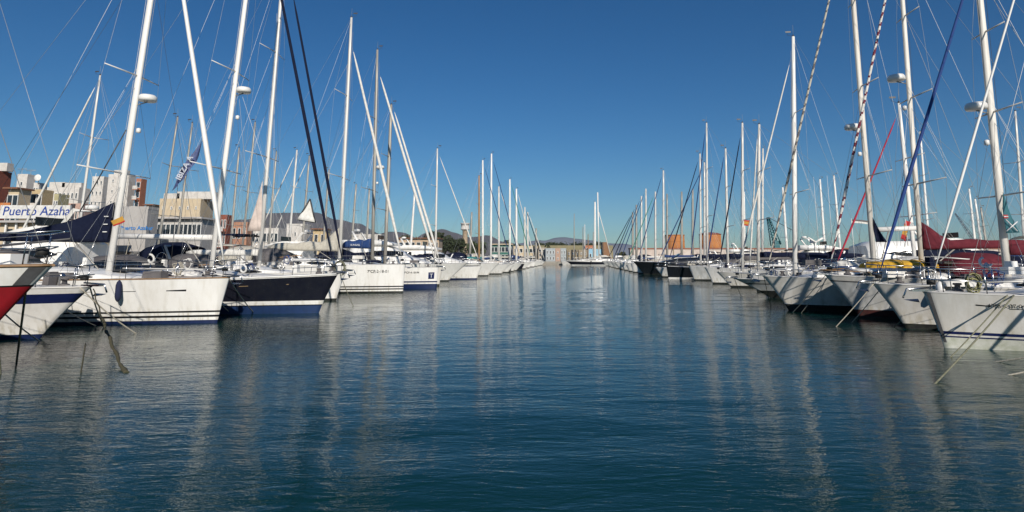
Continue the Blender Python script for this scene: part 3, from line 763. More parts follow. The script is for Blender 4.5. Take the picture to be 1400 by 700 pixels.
        if radar:                                         # (px, py)
            u, z = s.cl(*radar); q = (z - s.m0.z) / d.z; c = s.m0 + d * q; fw = max(.45, abs(u - c.x)); fx = c.x + fw
            rd = MB().spin((fx, 0, z - .1), [(.05, -.02), (.28, 0), (.31, .06), (.31, .14), (.26, .22), (.05, .25)], n=16).build('radar_dome', PLW, s.mast_o)
            mb = MB(); mb.tube([c - Vector((0, 0, .25)), (fx, 0, z - .13)], .02, n=4); mb.tube([c - Vector((0, 0, .0)), (fx, 0, z - .13)], .02, n=4); mb.build('bracket', ALUG, s.mast_o)
            if s.lvl > 1: MB().spin(c + Vector((.25, 0, -1.3)), [(.03, 0), (.08, .03), (.08, .16), (.03, .19)], n=8).build('deck_light', PLW, s.mast_o)
    def on_mast(s, q): return s.m0 + (s.m1 - s.m0) * q
    def forestay(s, q=.96, r=.07, m=CANW, m2=None, turns=26, bottom=None, x0=None, name='furled_genoa', top=.965):
        a = Vector((s.rake - .12 if x0 is None else x0, 0, s.fb + .08)); b = s.on_mast(q) + Vector((s.mr, 0, 0)); d = b - a
        T([a, b], .008, n=4).build('forestay', WIRE, s.o)
        if r:
            pts = []; rs = []; ms = []
            n = turns * 2 if m2 else 14
            for k in range(n + 1):
                u = k / n; pts.append(a + d * (.035 + (top - .035) * u)); rs.append(r * (.55 + 1.2 * min(1, u * 5) * (1 - u * .62)) if 0 < k < n else r * .3)
                ms.append(k % 2 if m2 else 0)
            if m2:
                # spiral sun-strip: faces of the tube take the second cloth along a helix
                mb = MB(); nn = 10; N = turns * 5
                pts = [a + d * (.035 + .93 * k / N) for k in range(N + 1)]
                rr = [r * (.6 + .9 * min(1, k / N * 5) * (1 - k / N * .55)) for k in range(N + 1)]
                mb.tube(pts, rr, n=nn)
                for i in range(N):
                    for j in range(nn):
                        mb.m[i * nn + j] = 1 if ((j * 2 + i * 4 + int(3.2 * math.sin(i * .23) + 2.1 * math.sin(i * .71 + 1))) % 20) < 7 + 3 * math.sin(i * .13) else 0
                mb.build(name, [m, m2], s.o)
            else: T(pts, rs, n=8).build(name, m, s.o)
        if s.lvl: s.mess(14 if s.lvl > 1 else 7)
        MB().spin(a + d * .015, [(.1, -.06), (.1, .06), (.03, .08)], n=8).build('furler_drum', RUB, s.o)
    def boom(s, px_end=None, z=None, r=.075, m=ALU, cover=None, peak=None, thick=.24, Lb=None, hi=1.0, lazy=True, ctop=None, vang=True):
        z = z if z is not None else s.m0.z + 1.1
        q = (z - s.m0.z) / (s.m1.z - s.m0.z); c = s.on_mast(q); c = c + Vector((-s.mr, 0, 0))
        e = Vector((s.s_at(px_end, z), 0, z + .08)) if px_end is not None else Vector((c.x - (Lb or s.L * .33), 0, z + .08))
        bo = T([c, e], [r, r * .9], n=8, ry=.7).build('boom', m, s.o); s.b0, s.b1 = c, e
        if cover:
            n = 12; secs = []
            for k in range(n + 1):
                u = k / n; p = c.lerp(e, u * .98); hz = thick * hi * (1 - .45 * u) * (1 + .10 * math.sin(u * 17 + s.r.random()))
                if peak: hz += peak * max(0, 1 - u * (n / 2.9)) ** 1.2 if ctop is None else 0
                if ctop: hz = (ctop[min(k, len(ctop) - 1)])
                wv = thick * .42 * (1 - .35 * u) * (1 + .12 * math.sin(u * 23))
                if k == n: hz *= .6; wv *= .5
                prof = []
                for j in range(10):
                    a = 2 * math.pi * j / 10; y = math.cos(a) * wv; zz = math.sin(a)
                    if zz > 0: y *= (1 - zz * .75) if hz > thick * 1.3 else 1
                    prof.append(p + Vector((.02 if k == 0 else 0, y, (zz * hz if zz > 0 else zz * (r + .05)) + .02)))
                secs.append(prof)
            sc = MB().loft(secs, closed=True).build('sail_cover', cover, s.o)
        if s.lvl and vang:
            T([s.m0 + Vector((-.2, 0, .35)), c.lerp(e, .28) + Vector((0, 0, -r))], .028, n=5).build('vang', ALUG, s.o)
            T([e.lerp(c, .15) + Vector((0, 0, -r)), Vector((e.x + .4, 0, s.zx(e.x) + .1))], .015, n=4).build('mainsheet', ROPE, s.o)
            if lazy:
                for sg in (1, -1): T([s.on_mast(.55), c.lerp(e, .55) + Vector((0, sg * .15, .1))], .005, n=3).build('lazy_jack', WIREW, s.o)
            T([s.m1 - s.md * .1, e], .006, n=3).build('topping_lift', WIREW, s.o)
    def sprayhood(s, m=CANN, f=.62, w=.6, h=.95, l=1.5):
        x = s.rake - f * s.L; z = s.zx(x) + .1; wv = s.half(f, s.zd(f)) * w; secs = []
        for k, (dx, hh) in enumerate(((.35, .28), (0, h * .72), (-l * .45, h), (-l, h * .96))):
            row = []
            for j in range(9):
                a = math.pi * j / 8; row.append((x + dx, wv * math.cos(a) * (1 if 0 < j < 8 else 1.02), z + hh * math.sin(a) ** .55))
            secs.append(row)
        so = MB().loft(secs, caps=False).build('sprayhood', m, s.o, solid=.02)
        if s.lvl > 1:
            for dy in (-.5, 0, .5):
                B((x + .19, wv * dy, z + .25 + h * .22), (.02, wv * .4, .2)).build('clear_panel', BGLASS, so).rotation_euler = (0, 0, 0)
    def bimini(s, m=CANN, f=.86, w=.72, h=1.95, l=1.9):
        x = s.rake - f * s.L; z = s.zx(x); wv = s.half(f, s.zd(f)) * w; secs = []
        for k in range(5):
            u = k / 4; secs.append([(x + l * (.5 - u), wv * math.cos(math.pi * (j / 6) * .8 + .314), z + h - .18 + .22 * math.sin(math.pi * (j / 6) * .8 + .314) + .05 * math.sin(math.pi * u)) for j in range(7)])
        bo = MB().loft(secs, caps=False).build('bimini', m, s.o, solid=.02)
        for sg in (1, -1):
            for dx in (l * .45, -l * .45): T([(x, sg * wv, z), (x + dx, sg * wv * .93, z + h - .14)], .014, n=4).build('bow_tube', STEEL, bo)
    def arch(s, f=.96, h=2.0, m=STEEL, panel=True):
        x = s.rake - f * s.L; z = s.zd(f); wv = s.half(f, z) * .8
        a = MB()
        for dx in (0, .45): a.tube([(x + dx, wv, z), (x + dx * .4 - .15, wv * .95, z + h * .9), (x + dx * .4 - .2, wv * .8, z + h), (x + dx * .4 - .2, -wv * .8, z + h), (x + dx * .4 - .15, -wv * .95, z + h * .9), (x + dx, -wv, z)], .02, n=5)
        ao = a.build('stern_arch', m, s.o)
        if panel: B((x - .1, 0, z + h + .05), (.8, wv * 1.5, .04)).build('solar_panel', GLASS, ao)
    def anchor(s, m=STEEL):
        k = s.rake; z = s.fb
        mb = MB(); mb.box((k + .05, 0, z + .05), (.55, .16, .05)); mb.tube([(k - .2, 0, z + .12), (k + .42, 0, z + .08), (k + .52, 0, z - .14)], .025, n=5)
        mb.add([(k + .52, 0, z - .18), (k + .22, .17, z - .24), (k + .16, 0, z - .16), (k + .22, -.17, z - .24)], [(0, 1, 2, 3), (3, 2, 1, 0)], 0, False)
        mb.build('bow_anchor', m, s.o); MB().spin((k - .8, 0, z), [(.13, 0), (.13, .08), (.07, .1), (.06, .18), (.10, .2), (.09, .24)], n=10).build('windlass', CANK, s.o)
    def lettering(s, body, t, dz, size, m=LETB, name='registration_lettering'):
        z = s.zd(t) - dz; sg = s.sgn; e = .02
        p = s.pt(t, z, sg, .012); a = s.pt(t + e, z, sg); b = s.pt(t - e, z, sg); xd = (b - a).normalized()
        if sg > 0: xd = -xd
        up = (s.pt(t, z + .1, sg) - s.pt(t, z - .1, sg)).normalized(); nrm = xd.cross(up).normalized(); up = nrm.cross(xd)
        M = Matrix((xd, up, nrm)).transposed().to_4x4(); M.translation = p + nrm * .012
        return text(body, size, m, s.hull_o, M, name=name, ext=.003)
    def patch(s, t0, t1, z0, z1, m, name, off=.006):
        mb = MB(); secs = []
        for k in range(6):
            t = lerp(t0, t1, k / 5); secs.append([s.pt(t, z0(t) if callable(z0) else z0, s.sgn, off), s.pt(t, z1(t) if callable(z1) else z1, s.sgn, off)])
        return mb.loft(secs, caps=False).build(name, m, s.hull_o)
    def clutter(s, n=6, col=None):
        for k in range(n):
            f = s.r.uniform(.3, .92); x = s.rake - f * s.L; y = s.sgn * s.half(f, s.zd(f)) * s.r.uniform(.55, .85); z = s.zd(f)
            q = s.r.random()
            if q < .35:
                MB().spin((x, y, z), [(.09, 0), (.10, .10), (.05, .13), (.05, .2), (.08, .22)], n=8).build('winch', STEEL, s.o)
            elif q < .7:
                T([(x + .2 * math.cos(a * .9), y + .1 * math.sin(a * .9), z + .05 + .03 * a) for a in range(12)], .02, n=4).build('rope_coil', s.r.choice([ROPE, ROPEG, NAVYF]), s.o)
            else:
                B((x, y, z + .14), (.6, .3, .2), taper=.9).build('deck_box', s.r.choice([PLW, CANK, PLW]), s.o)
    def mess(s, n=10):
        # loose deck gear: vents, jerry cans, horseshoe buoy, outboard, poles, lines to the rails
        r_ = s.r
        for k in range(n):
            f = r_.uniform(.12, .93); x = s.rake - f * s.L; y = r_.choice((1, 1, 1, -1)) * s.sgn * s.half(f, s.zd(f)) * r_.uniform(.3, .88); z = s.zd(f) + .03 + (s.ch * .9 if hasattr(s, 'cf') and s.cf[0] < f < s.cf[1] and abs(y) < s.half(f, s.zd(f)) * .55 else 0)
            q = r_.random()
            if q < .16: T([(x, y, z), (x, y, z + .22), (x + .12, y, z + .30)], [.05, .05, .08], n=7).build('cowl_vent', STEEL, s.o)
            elif q < .32: B((x, y, z + .2), (.2, .35, .4), taper=.85).build('jerry_can', r_.choice([CANN, CANK, PLW, PLW, GEL2]), s.o)
            elif q < .46: T([(x + .15 * math.sin(a * .55), y + .02 * a, z + .35 + .15 * math.cos(a * .55)) for a in range(9)], .04, n=6).build('horseshoe_buoy', r_.choice([PLW, PLW, CANW, CANW]), s.o)
            elif q < .60: T([(x - r_.uniform(.8, 1.8), y, z + r_.uniform(.1, .6)), (x + r_.uniform(.8, 1.6), y * .9, z + r_.uniform(.1, .7))], .025, n=5).build('boat_hook', r_.choice([ALU, WOODM, WIRED]), s.o)
            elif q < .74:
                c0 = Vector((x, y, z + .3)); T([c0 + Vector((.25 * math.sin(a * 1.3) * (1 - a * .03), .12 * math.cos(a * 1.7), .25 * math.cos(a * 1.3))) for a in range(16)], .016, n=4).build('rope_coil', r_.choice([ROPE, ROPEG, WIREW, CANBL]), s.o)
            elif q < .86: MB().loft([[(x + u, y + .28 * math.cos(j), z + (.16 + .08 * math.sin(u * 4 + j)) * max(0, math.sin(j))) for j in (0, .6, 1.2, 1.9, 2.5, 3.14)] for u in (-.5, -.25, 0, .3, .5)]).build('folded_canvas', r_.choice([CANK, CANB, CANN, CANW]), s.o)
            else: B((x, y, z + .12), (.7, .4, .22), taper=.92).build('locker', r_.choice([PLW, PLW, CANK, GEL2]), s.o)
        if s.lvl:
            e = s.m1 - s.m0
            for k in range(2 if s.lvl > 1 else 1):
                a_ = s.m0 + e * r_.uniform(.25, .95); f = r_.uniform(.05, .95); x = s.rake - f * s.L; y = r_.choice((1, -1)) * s.half(f, s.zd(f)) * r_.uniform(.1, .9)
                T([a_, Vector((x, y, s.zd(f) + .1))], .006, n=3).build('line', r_.choice([WIREW, WIRED, ROPE]), s.o)
    def std(s, clut=6, wheel=True, win=True, **k):
        s.coachroof(win=win, **k); s.cockpit(wheel=wheel); s.pulpit(); s.lifelines()
        if s.lvl > 1: s.anchor(); s.toe_rail(); s.clutter(clut)

FRONT_L = 'sailing boats in the front row on the left'; FRONT_R = 'sailing boats in the front row on the right'
BACK_L = 'boats in the second row on the left'; BACK_R = 'boats in the second row on the right'
def wl(px, py):
    g = ground(px, py); return (g.x, g.y)

# ---------------- left front row
# A : red hull at the photo edge
a = Boat('sailing_boat', 'L', (-10.15, 11.0), 0, 'dark red hulled sailing boat with a high white bulwark, cut off at the left edge', 'sailing boat', FRONT_L, 11, 3.3, 2.06, rake=1.75, af=BLACKAF, bands=[(.12, BLACKAF), (-.37, BLACKP), (-.34, GEL)], top=RED, sheer=.05, fine=.9)
a.patch(.001, .019, lambda t: a.zd(t) - .34, lambda t: a.zd(t) - .01, GREY, 'bow_shade', .008)  # grey patch paints the shaded far side of the bow
a.coachroof(.2, .6, .4); a.cockpit(); a.pulpit(); a.lifelines(6); a.toe_rail(TEAK, .03); a.clutter(4)
a.mast(None, None, r=.11); a.forestay(.97, .0); a.boom(cover=CANN); a.sprayhood(CANN)
# B : white with broad navy band
b_ = Boat('sailing_boat', 'L', wl(55, 462.5), 0, 'white sailing boat with a broad navy band under its sheer, bow beside the red hull', 'sailing boat', FRONT_L, 10.5, 3.3, 1.40, rake=1.35, af=NAVYAF, bands=[(.12, NAVYAF), (-.42, NAVYP), (-.16, GEL)], top=GEL, sheer=.03)
b_.std(4); b_.mast(None, None, r=.10); b_.forestay(.97, .0); b_.boom(cover=CANN)
# C : large white with black lines
c = Boat('sailing_boat', 'L', wl(297, 441), 0, 'big white sailing boat with two thin black lines and a navy peaked sail cover', 'sailing boat', FRONT_L, 14.2, 4.1, 1.52, rake=.32, af=NAVYAF, bands=[(.10, NAVYAF), (.20, GEL), (.27, BLACKP), (.36, GEL), (.42, BLACKP)], top=GEL, sheer=.04)
c.coachroof(.18, .62, .36, .6); c.cockpit(); c.pulpit(); c.lifelines(7); c.anchor(); c.toe_rail(TEAK, .028); c.clutter(14)
c.stripe_strip(.09, .9, .40, .018, BLACKP)
c.patch(.075, .115, lambda t: c.zd(t) - .42 + (t - .075) * .4, lambda t: c.zd(t) - .36 - (t - .075) * .4, BLACKP, 'arrow_mark')
c.mast(148, (228, -144), r=.125, m=ALUW, nspr=3, radar=(202, 135), spr=.85)
c.forestay(.98, .06, ALUW); 
zb = c.cl(80, 327)[1]
c.boom(-20, zb, r=.11, m=ALU, cover=CANN, ctop=[1.38, 1.18, .96, .80, .66, .54, .45, .36, .26, .20, .16, .12, .08], thick=.42)
c.sprayhood(CANK, .60, .7, 1.0, 1.8); c.arch(.97)
T([(c.cl(174, 178)[0], -.05, c.cl(174, 178)[1]), (c.cl(111, 289)[0], -.05, c.cl(111, 289)[1])], .022, n=5).build('runner', WIRED, c.o)
for dz in (.35, .62, .9):
    B(c.b0 + Vector((-.1, -.19, dz - .1)), (.16, .02, .03), rz=0).build('batten_car', PLW, c.o)
# D : navy hull
d = Boat('sailing_boat', 'L', wl(436, 427.5), 0, 'large dark navy hulled sailing boat with a white stripe and bright blue waterline', 'sailing boat', FRONT_L, 15.0, 4.3, 1.55, rake=.72, af=BLUEAF, bands=[(.30, BLUEAF), (.34, NAVY), (.50, GEL), (-.05, GEL)], top=NAVY, sheer=.17)
d.coachroof(.16, .6, .34, .6, GEL2); d.cockpit(); d.pulpit(); d.lifelines(7); d.anchor(); d.toe_rail(GEL, .03); d.clutter(16)
d.stripe_strip(.10, .98, .33, .025, TANP)
d.mast(288, (355, -150), r=.112, m=ALUW, nspr=3, radar=(328, 124), spr=.85)
d.forestay(.985, .05, CANN)
d.boom(158, d.cl(220, 325)[1], r=.12, m=ALUW); d.sprayhood(CANK, .58, .7, .9, 1.6); d.bimini(CANK)
# E
e = Boat('sailing_boat', 'L', wl(459, 411), 0, 'white sailing boat showing only its bow past the navy hull, dark furled sail', 'sailing boat', FRONT_L, 12.5, 3.9, 1.50, rake=.5, af=BLACKAF, bands=[(.12, BLACKAF)], top=GEL, sheer=.1)
e.std(12); e.mast(354, (389, -64), r=.115, m=ALU, nspr=2, spr=.9); e.forestay(.985, .055, CANN, top=.865); e.boom(None, None, cover=CANW); e.sprayhood(CANK); e.bimini(CANW)
# F
f = Boat('sailing_boat', 'L', wl(551, 400), 0, 'broad white sailing boat with two dark green lines and a plumb bow', 'sailing boat', FRONT_L, 13.5, 4.2, 1.78, rake=.08, af=BLACKAF, bands=[(.10, BLACKAF), (.20, GEL), (.28, BLACKP), (.36, GEL), (.44, BLACKP)], top=GEL, sheer=.03)
f.std(12, h=.4); f.mast(464, (480.5, 24), r=.12, m=ALU, nspr=2, radar=None, spr=.95); f.forestay(.885, .07, CANW)
f.boom(366, f.cl(420, 341)[1], r=.11, m=ALUG, cover=CANB, thick=.55, peak=.9); f.sprayhood(CANK, .6, .7, 1.0); f.bimini(CANN)
f.lettering('7ªCP-2-18-01', .11, .40, .25); f.stripe_strip(.12, .95, .50, .02, BLACKP)
# G
g = Boat('sailing_boat', 'L', wl(597, 394.3), 0, 'white sailing boat with navy waterline band and small square blue bow emblem', 'sailing boat', FRONT_L, 12.5, 4.0, 1.52, rake=.12, af=NAVYAF, bands=[(.34, NAVYAF), (.44, GEL), (.54, NAVYP)], top=GEL, sheer=.04)
g.std(10); g.mast(509, (516, 68), r=.125, m=ALUG, nspr=2, spr=.95, radar=(514, 229)); g.forestay(.90, .075, CANW)
g.boom(468, g.cl(490, 338)[1], r=.10, cover=CANU, thick=.62); g.sprayhood(CANN, .52, .8, 1.3, 2.2)
g.lettering('7ªCP-4-18-94', .14, .33, .20)
p_ = g.patch(.018, .05, lambda t: g.zd(t) - .82, lambda t: g.zd(t) - .34, NAVYP, 'bow_emblem')
g.lettering('T', .034, .60, .42, LETW, 'emblem_letter')
g2 = g.b0.lerp(g.b1, .5); text('SUNSAIL', .20, LETW, g.o, Matrix.Translation((g2.x, -.30, g2.z + .12)) @ Matrix.Rotation(R(90), 4, 'X'), name='cover_lettering')
# H
h = Boat('sailing_boat', 'L', wl(600.5, 391), 0, 'white sailing boat mostly hidden behind the one with the blue bow emblem', 'sailing boat', FRONT_L, 12, 3.9, 1.5, rake=.25, af=BLACKAF, bands=[(.15, BLACKAF)], top=GEL2, lvl=1)
h.std(); h.mast(526, (535, 143), r=.15, m=ALUG, nspr=2); h.forestay(.985, .07, CANW); h.boom(cover=CANN); h.sprayhood(CANN, .5, .8, 1.2)

def motor_yacht(side, loc, L, Bm, fb, label, group, rake=1.3, fly=True, top=GEL, hullwin=True, af=BLACKAF, yaw=0, canopy=None, open_=False):
    s = Boat('motor_yacht', side, loc, yaw, label, 'motor yacht', group, L, Bm, fb, rake=rake, af=af, bands=[(.12, af)], top=top, sheer=.10, lvl=1, fine=1.1)
    def shell(name, f0, f1, z0, hh, w, m, front=.45, back=.1, parent=None):
        secs = []
        for k in range(9):
            u = k / 8; fx = lerp(f0, f1, u); x = s.rake - fx * L; q = hh * (min(1, u / front) ** .7 if u < front else (1 if u < 1 - back else 1 - .25 * (u - 1 + back) / back)) + .03; wv = s.half(min(fx, .9), s.zd(fx)) * w
            secs.append([(x, wv, z0), (x, wv * .95, z0 + q * .7), (x, wv * .8, z0 + q), (x, 0, z0 + q + .05), (x, -wv * .8, z0 + q), (x, -wv * .95, z0 + q * .7), (x, -wv, z0)])
        return MB().loft(secs).build(name, m, parent or s.o)
    z0 = s.fb * .93
    cb = shell('cabin', .26, .80, z0, .95 if not open_ else .6, .74, top)
    if not open_:
        up = shell('deckhouse', .40, .82, z0 + .5, 1.25, .68, GEL, front=.4, parent=None)
        for sg in (1, -1):
            secs = []
            for k in range(9):
                u = k / 8; fx = lerp(.43, .76, u); x = s.rake - fx * L; wv = s.half(fx, s.zd(fx)) * .68; hh = .34 * math.sin(math.pi * min(1, .12 + u * .9)) ** .5; hh = max(hh, .06)
                zc = z0 + 1.02; secs.append([(x, sg * (wv * .975 + .03), zc - hh), (x, sg * (wv * .93 + .03), zc + hh * .8)])
            MB().loft(secs, caps=False).build('window', GLASS, up, solid=.02)
        if fly:
            fb_ = MB(); secs = []
            for k in range(6):
                u = k / 5; fx = lerp(.5, .88, u); x = s.rake - fx * L; wv = s.half(fx, s.zd(fx)) * .66; q = .55 * min(1, .35 + u * 2)
                secs.append([(x, wv, z0 + 1.78), (x, wv * 1.04, z0 + 1.78 + q), (x, -wv * 1.04, z0 + 1.78 + q), (x, -wv, z0 + 1.78)])
            fo = fb_.loft(secs, closed=True).build('flybridge', GEL, s.o)
            B((s.rake - .62 * L, 0, z0 + 2.6), (.04, s.B * .5, .4)).build('windscreen', GLASS, fo)
            ar = MB(); x = s.rake - .8 * L
            ar.tube([(x + .9, s.B * .3, z0 + 1.8), (x, s.B * .28, z0 + 3.1), (x, -s.B * .28, z0 + 3.1), (x + .9, -s.B * .3, z0 + 1.8)], .10, n=6)
            ao = ar.build('radar_arch', GEL, s.o); MB().spin((x, 0, z0 + 3.2), [(.05, 0), (.3, .02), (.3, .18), (.05, .25)], n=12).build('radar_dome', PLW, ao)
            T([(x, .3, z0 + 3.1), (x - .3, .3, z0 + 5)], .012, n=3).build('antenna', PLW, ao)
    else:
        x = s.rake - .42 * L; wv = s.B * .33
        MB().loft([[(x + .6, wv, z0 + .5), (x + .6, -wv, z0 + .5)], [(x - .5, wv * .9, z0 + 1.2), (x - .5, -wv * .9, z0 + 1.2)]], caps=False).build('windscreen', GLASS, s.o, solid=.03)
        ar = MB(); x = s.rake - .78 * L
        ar.tube([(x - .6, wv * 1.2, z0), (x + .2, wv * 1.1, z0 + 1.5), (x + .2, -wv * 1.1, z0 + 1.5), (x - .6, -wv * 1.2, z0)], .08, n=6); ar.build('radar_arch', GEL, s.o)
    if canopy:
        x = s.rake - .72 * L; secs = []
        for k in range(4): secs.append([(x + 1.2 - k * .9, s.B * .38 * math.cos(math.pi * j / 6), z0 + .2 + (1.3 + (.25 if 0 < k < 3 else 0)) * math.sin(math.pi * j / 6) ** .5) for j in range(7)])
        MB().loft(secs, caps=False).build('canopy', canopy, s.o, solid=.02)
    if hullwin:
        for t0, t1 in ((.13, .26), (.42, .55)):
            s.patch(t0, t1, lambda t: s.zd(t) - .62, lambda t: s.zd(t) - .24 + (t - t0) * .3, GLASS, 'hull_window')
    s.pulpit(); T([s.pt(t, s.zd(t), s.sgn, -.06) + Vector((0, 0, .62)) for t in (.1, .2, .3, .4, .5)], .014, n=4).build('side_rail', STEEL, s.o)
    for sg in (1, -1):
        for t in (.2, .3, .4, .5): T([s.pt(t, s.zd(t), sg, -.06), s.pt(t, s.zd(t), sg, -.06) + Vector((0, 0, .62))], .012, n=4).build('stanchion', STEEL, s.o)
    return s
def fdist(Y, side): return (LX(Y) if side in 'L' else RX(Y), Y)
motor_yacht('L', wl(613, 384.5), 14, 4.4, 1.75, 'white flybridge motor yacht whose grey bow shows right of the blue emblem', FRONT_L, rake=1.9, hullwin=False)
motor_yacht('L', wl(631, 380.5), 11, 3.6, 1.3, 'low white open motorboat with a red waterline', FRONT_L, rake=1.0, af=BRIGHTRED, hullwin=False, open_=True)
motor_yacht('L', wl(667, 377.3), 15.5, 4.6, 1.6, 'white motor yacht with a dark hull window and arched dark cabin glass', FRONT_L, rake=1.5)

# left far masts: (mast top px, top py, mast material, furled sail colour, label, hull)
def far_sail(side, px, top, furl, m, label, hullm=GEL, af=BLACKAF, cover=None, Y=None, L=None, lean=0.0, group=None, lvl=1, r=None, fq=.96, rake=.6, frr=.04):
    off = {'L': -14.8, 'R': 13.5}[side]
    if Y is None: Y = 800 * off / (px - 785)
    loc = (LX(Y) if side == 'L' else RX(Y) + (2.9 if 36 < Y < 61 else (1.2 if Y < 80 else 0)), Y)
    L = L or 12.5
    rv = random.Random(int(px * 10)); L = L * rv.uniform(.85, 1.12)
    s = Boat('sailing_boat', side, loc, rv.uniform(-3, 3), label, 'sailing boat', group or (FRONT_L if side == 'L' else FRONT_R), L, L * rv.uniform(.27, .33), rv.uniform(1.05, 1.6), rake=rake * rv.uniform(.3, 1.9), af=af, bands=[(.14, af)], top=hullm, lvl=lvl)
    s.std(); s.mast(px, (px + lean, top), r=r or max(.11, .0018 * Y), m=m, nspr=2); s.ch = .4
    s.forestay(fq, max(frr, .00045 * Y) if furl else 0, furl or CANW)
    s.boom(cover=cover or s.r.choice([CANN, CANW, CANB, CANU]), Lb=4.2)
    if s.r.random() < .6: s.sprayhood(s.r.choice([CANN, CANU, CANK, CANB]))
    return s
far_sail('L', 595, 203, CANW, ALU, 'white sailing boat with a tall single mast and white furled sail beside the motor yachts', lean=3, af=NAVYAF, cover=CANN)
far_sail('L', 655, 240, None, WOODM, 'sailing boat with a brown varnished mast', cover=CANT)
far_sail('L', 660, 219, CANU, ALUW, 'sailing boat just right of the brown mast, blue furled sail', NAVY, cover=CANT)
far_sail('L', 671, 210, CANU, ALUW, 'sailing boat with the tallest white mast of the far left cluster', lean=1)
far_sail('L', 682, 255, CANW, ALU, 'white sailing boat with short mast between two taller white ones', NAVY, cover=CANN)
far_sail('L', 697, 245, CANG, ALUW, 'far sailing boat with a bright green furled foresail')
far_sail('L', 706, 258, CANW, ALUW, 'far white sailing boat just beyond the green furled sail')
far_sail('L', 717.5, 283, CANN, ALU, 'far white sailing boat with navy furled sail, left of the last pair of masts', lvl=0)
far_sail('L', 721.5, 290, CANW, ALU, 'far white sailing boat with grey mast, right of the last pair of masts', lvl=0)
far_sail('L', 733, 312, None, ALUG, 'last small sailing boat of the left row with a short thin mast', lvl=0, L=9, Y=205)
for i, (Y, cv, hm) in enumerate(((83, CANN, GEL), (99, CANB, GEL), (123, CANW, GEL), (163, CANU, GEL))):
    motor_yacht('L', (LX(Y), Y), 10.5, 3.4, 1.35, ['small white motorboat with navy canopy next to the brown mast', 'small white motorboat with beige canopy among the far left boats', 'small white motorboat with white canopy below the green furled sail', 'small white motorboat with blue canopy near the end of the left row'][i], FRONT_L, open_=True, canopy=cv, hullwin=False, top=hm)

# ---------------- right front row
r0 = Boat('sailing_boat', 'R', (13.1, 10.2), 0, 'sailing boat just outside the right edge of the photo', 'sailing boat', FRONT_R, 10.5, 3.4, 1.35, rake=.8, af=BLACKAF, bands=[(.12, BLACKAF)], top=GEL2)
r0.std(3); r0.mast(None, None, r=.10); r0.forestay(.97, .05); r0.boom(cover=CANM)
r1 = Boat('sailing_boat', 'R', wl(1291, 474.5), 0, 'nearest white sailing boat on the right with double navy line and weedy waterline', 'sailing boat', FRONT_R, 10.5, 3.5, 1.34, rake=.34, af=GREENAF, bands=[(.25, GREENAF), (.285, NAVYP), (.33, GEL2), (.40, NAVYP)], top=GEL2, sheer=.06, fine=.9)
r1.std(8); r1.patch(.001, .007, lambda t: .12, lambda t: r1.zd(t) - .01, GREY, 'stem_shade')  # dark strip along the stem stands in for the bow's shadowed starboard side
r1.stripe_strip(.13, .3, .32, .015, BLACKP); r1.mast(None, None, r=.11); r1.forestay(.95, .022, WIREW)
r1.lettering('6ªPA-2-37-04', .125, .24, .13); r1.boom(cover=CANM)
r1.patch(.075, .10, lambda t: r1.zd(t) - .265 - (t - .075) * .5, lambda t: r1.zd(t) - .235 - (t - .075) * .8, BLACKP, 'arrow_mark')
r2 = Boat('sailing_boat', 'R', wl(1238, 449), 0, 'pale grey sailing boat with blue furled sail and raked bow, right of the maroon keel', 'sailing boat', FRONT_R, 11, 3.5, 1.38, rake=.85, af=BLACKAF, bands=[(.16, BLACKAF), (.20, GEL2)], top=GEL2, sheer=.08, fine=.9)
r2.std(8); r2.mast(1377, (1334, -60), r=.118, m=ALUOLD, nspr=3, radar=(1337, 146), spr=.8); r2.forestay(.97, .038, CANBL)
r2.boom(None, r2.cl(1385, 345)[1], cover=CANM, thick=.24); r2.lettering('7ªCP-2-88', .20, .38, .20); r2.stripe_strip(.12, .95, .5, .015, BLACKP)
r3 = Boat('sailing_boat', 'R', wl(1175, 434), 0, 'grey white sailing boat with tall maroon waterline and red white striped furled sail', 'sailing boat', FRONT_R, 11.5, 3.6, 1.55, rake=1.1, af=REDAF, bands=[(.06, BLACKAF), (.30, REDAF), (-.22, GREY), (-.17, GEL2)], top=GEL3, sheer=.12, fine=.85)
r3.std(8); r3.mast(1260, (1228, -85), r=.092, m=ALUOLD, nspr=3, radar=(1233, 107), spr=.8); r3.forestay(.975, .042, CANW, mat('canvas_wine', (.16, .02, .04), .85), 30)
r3.boom(1420, r3.cl(1340, 338)[1], r=.07, cover=CANM, thick=.30, peak=.72); r3.sprayhood(CANM, .37, .7, .85, 1.5)
r4 = Boat('sailing_boat', 'R', wl(1078, 424), 0, 'cream white sailing boat with black waterline and black white striped furled sail', 'sailing boat', FRONT_R, 12, 3.8, 1.42, rake=.95, af=BLACKAF, bands=[(.26, BLACKAF), (.30, GEL)], top=GEL2, sheer=.08, fine=.85)
r4.std(8, h=.55, f0=.12); r4.mast(1195, (1158, -110), r=.11, m=ALUOLD, nspr=3, radar=(1165, 174), spr=.8); r4.forestay(.97, .040, CANB, CANK, 34)
r4.boom(1265, r4.cl(1230, 314)[1], r=.11, m=ALUW); r4.sprayhood(CANW, .42, .75, .8, 2.0)
r5 = Boat('sailing_boat', 'R', wl(1053, 407), 0, 'small old white sloop with dark green underbody and long overhanging bow', 'sailing boat', FRONT_R, 11, 3.3, 1.05, rake=1.9, af=BLACKAF, bands=[(.40, BLACKAF), (.75, GEL3), (.80, BLACKP)], top=GEL2, sheer=.1, fine=.8)
r5.std(8); r5.mast(1086.5, (1084.5, 50), r=.13, m=ALUW, nspr=2); r5.forestay(.91, .035, CANW); r5.boom(None, r5.cl(1110, 352)[1], cover=CANN); r5.sprayhood(CANU, .5, .6, .8)
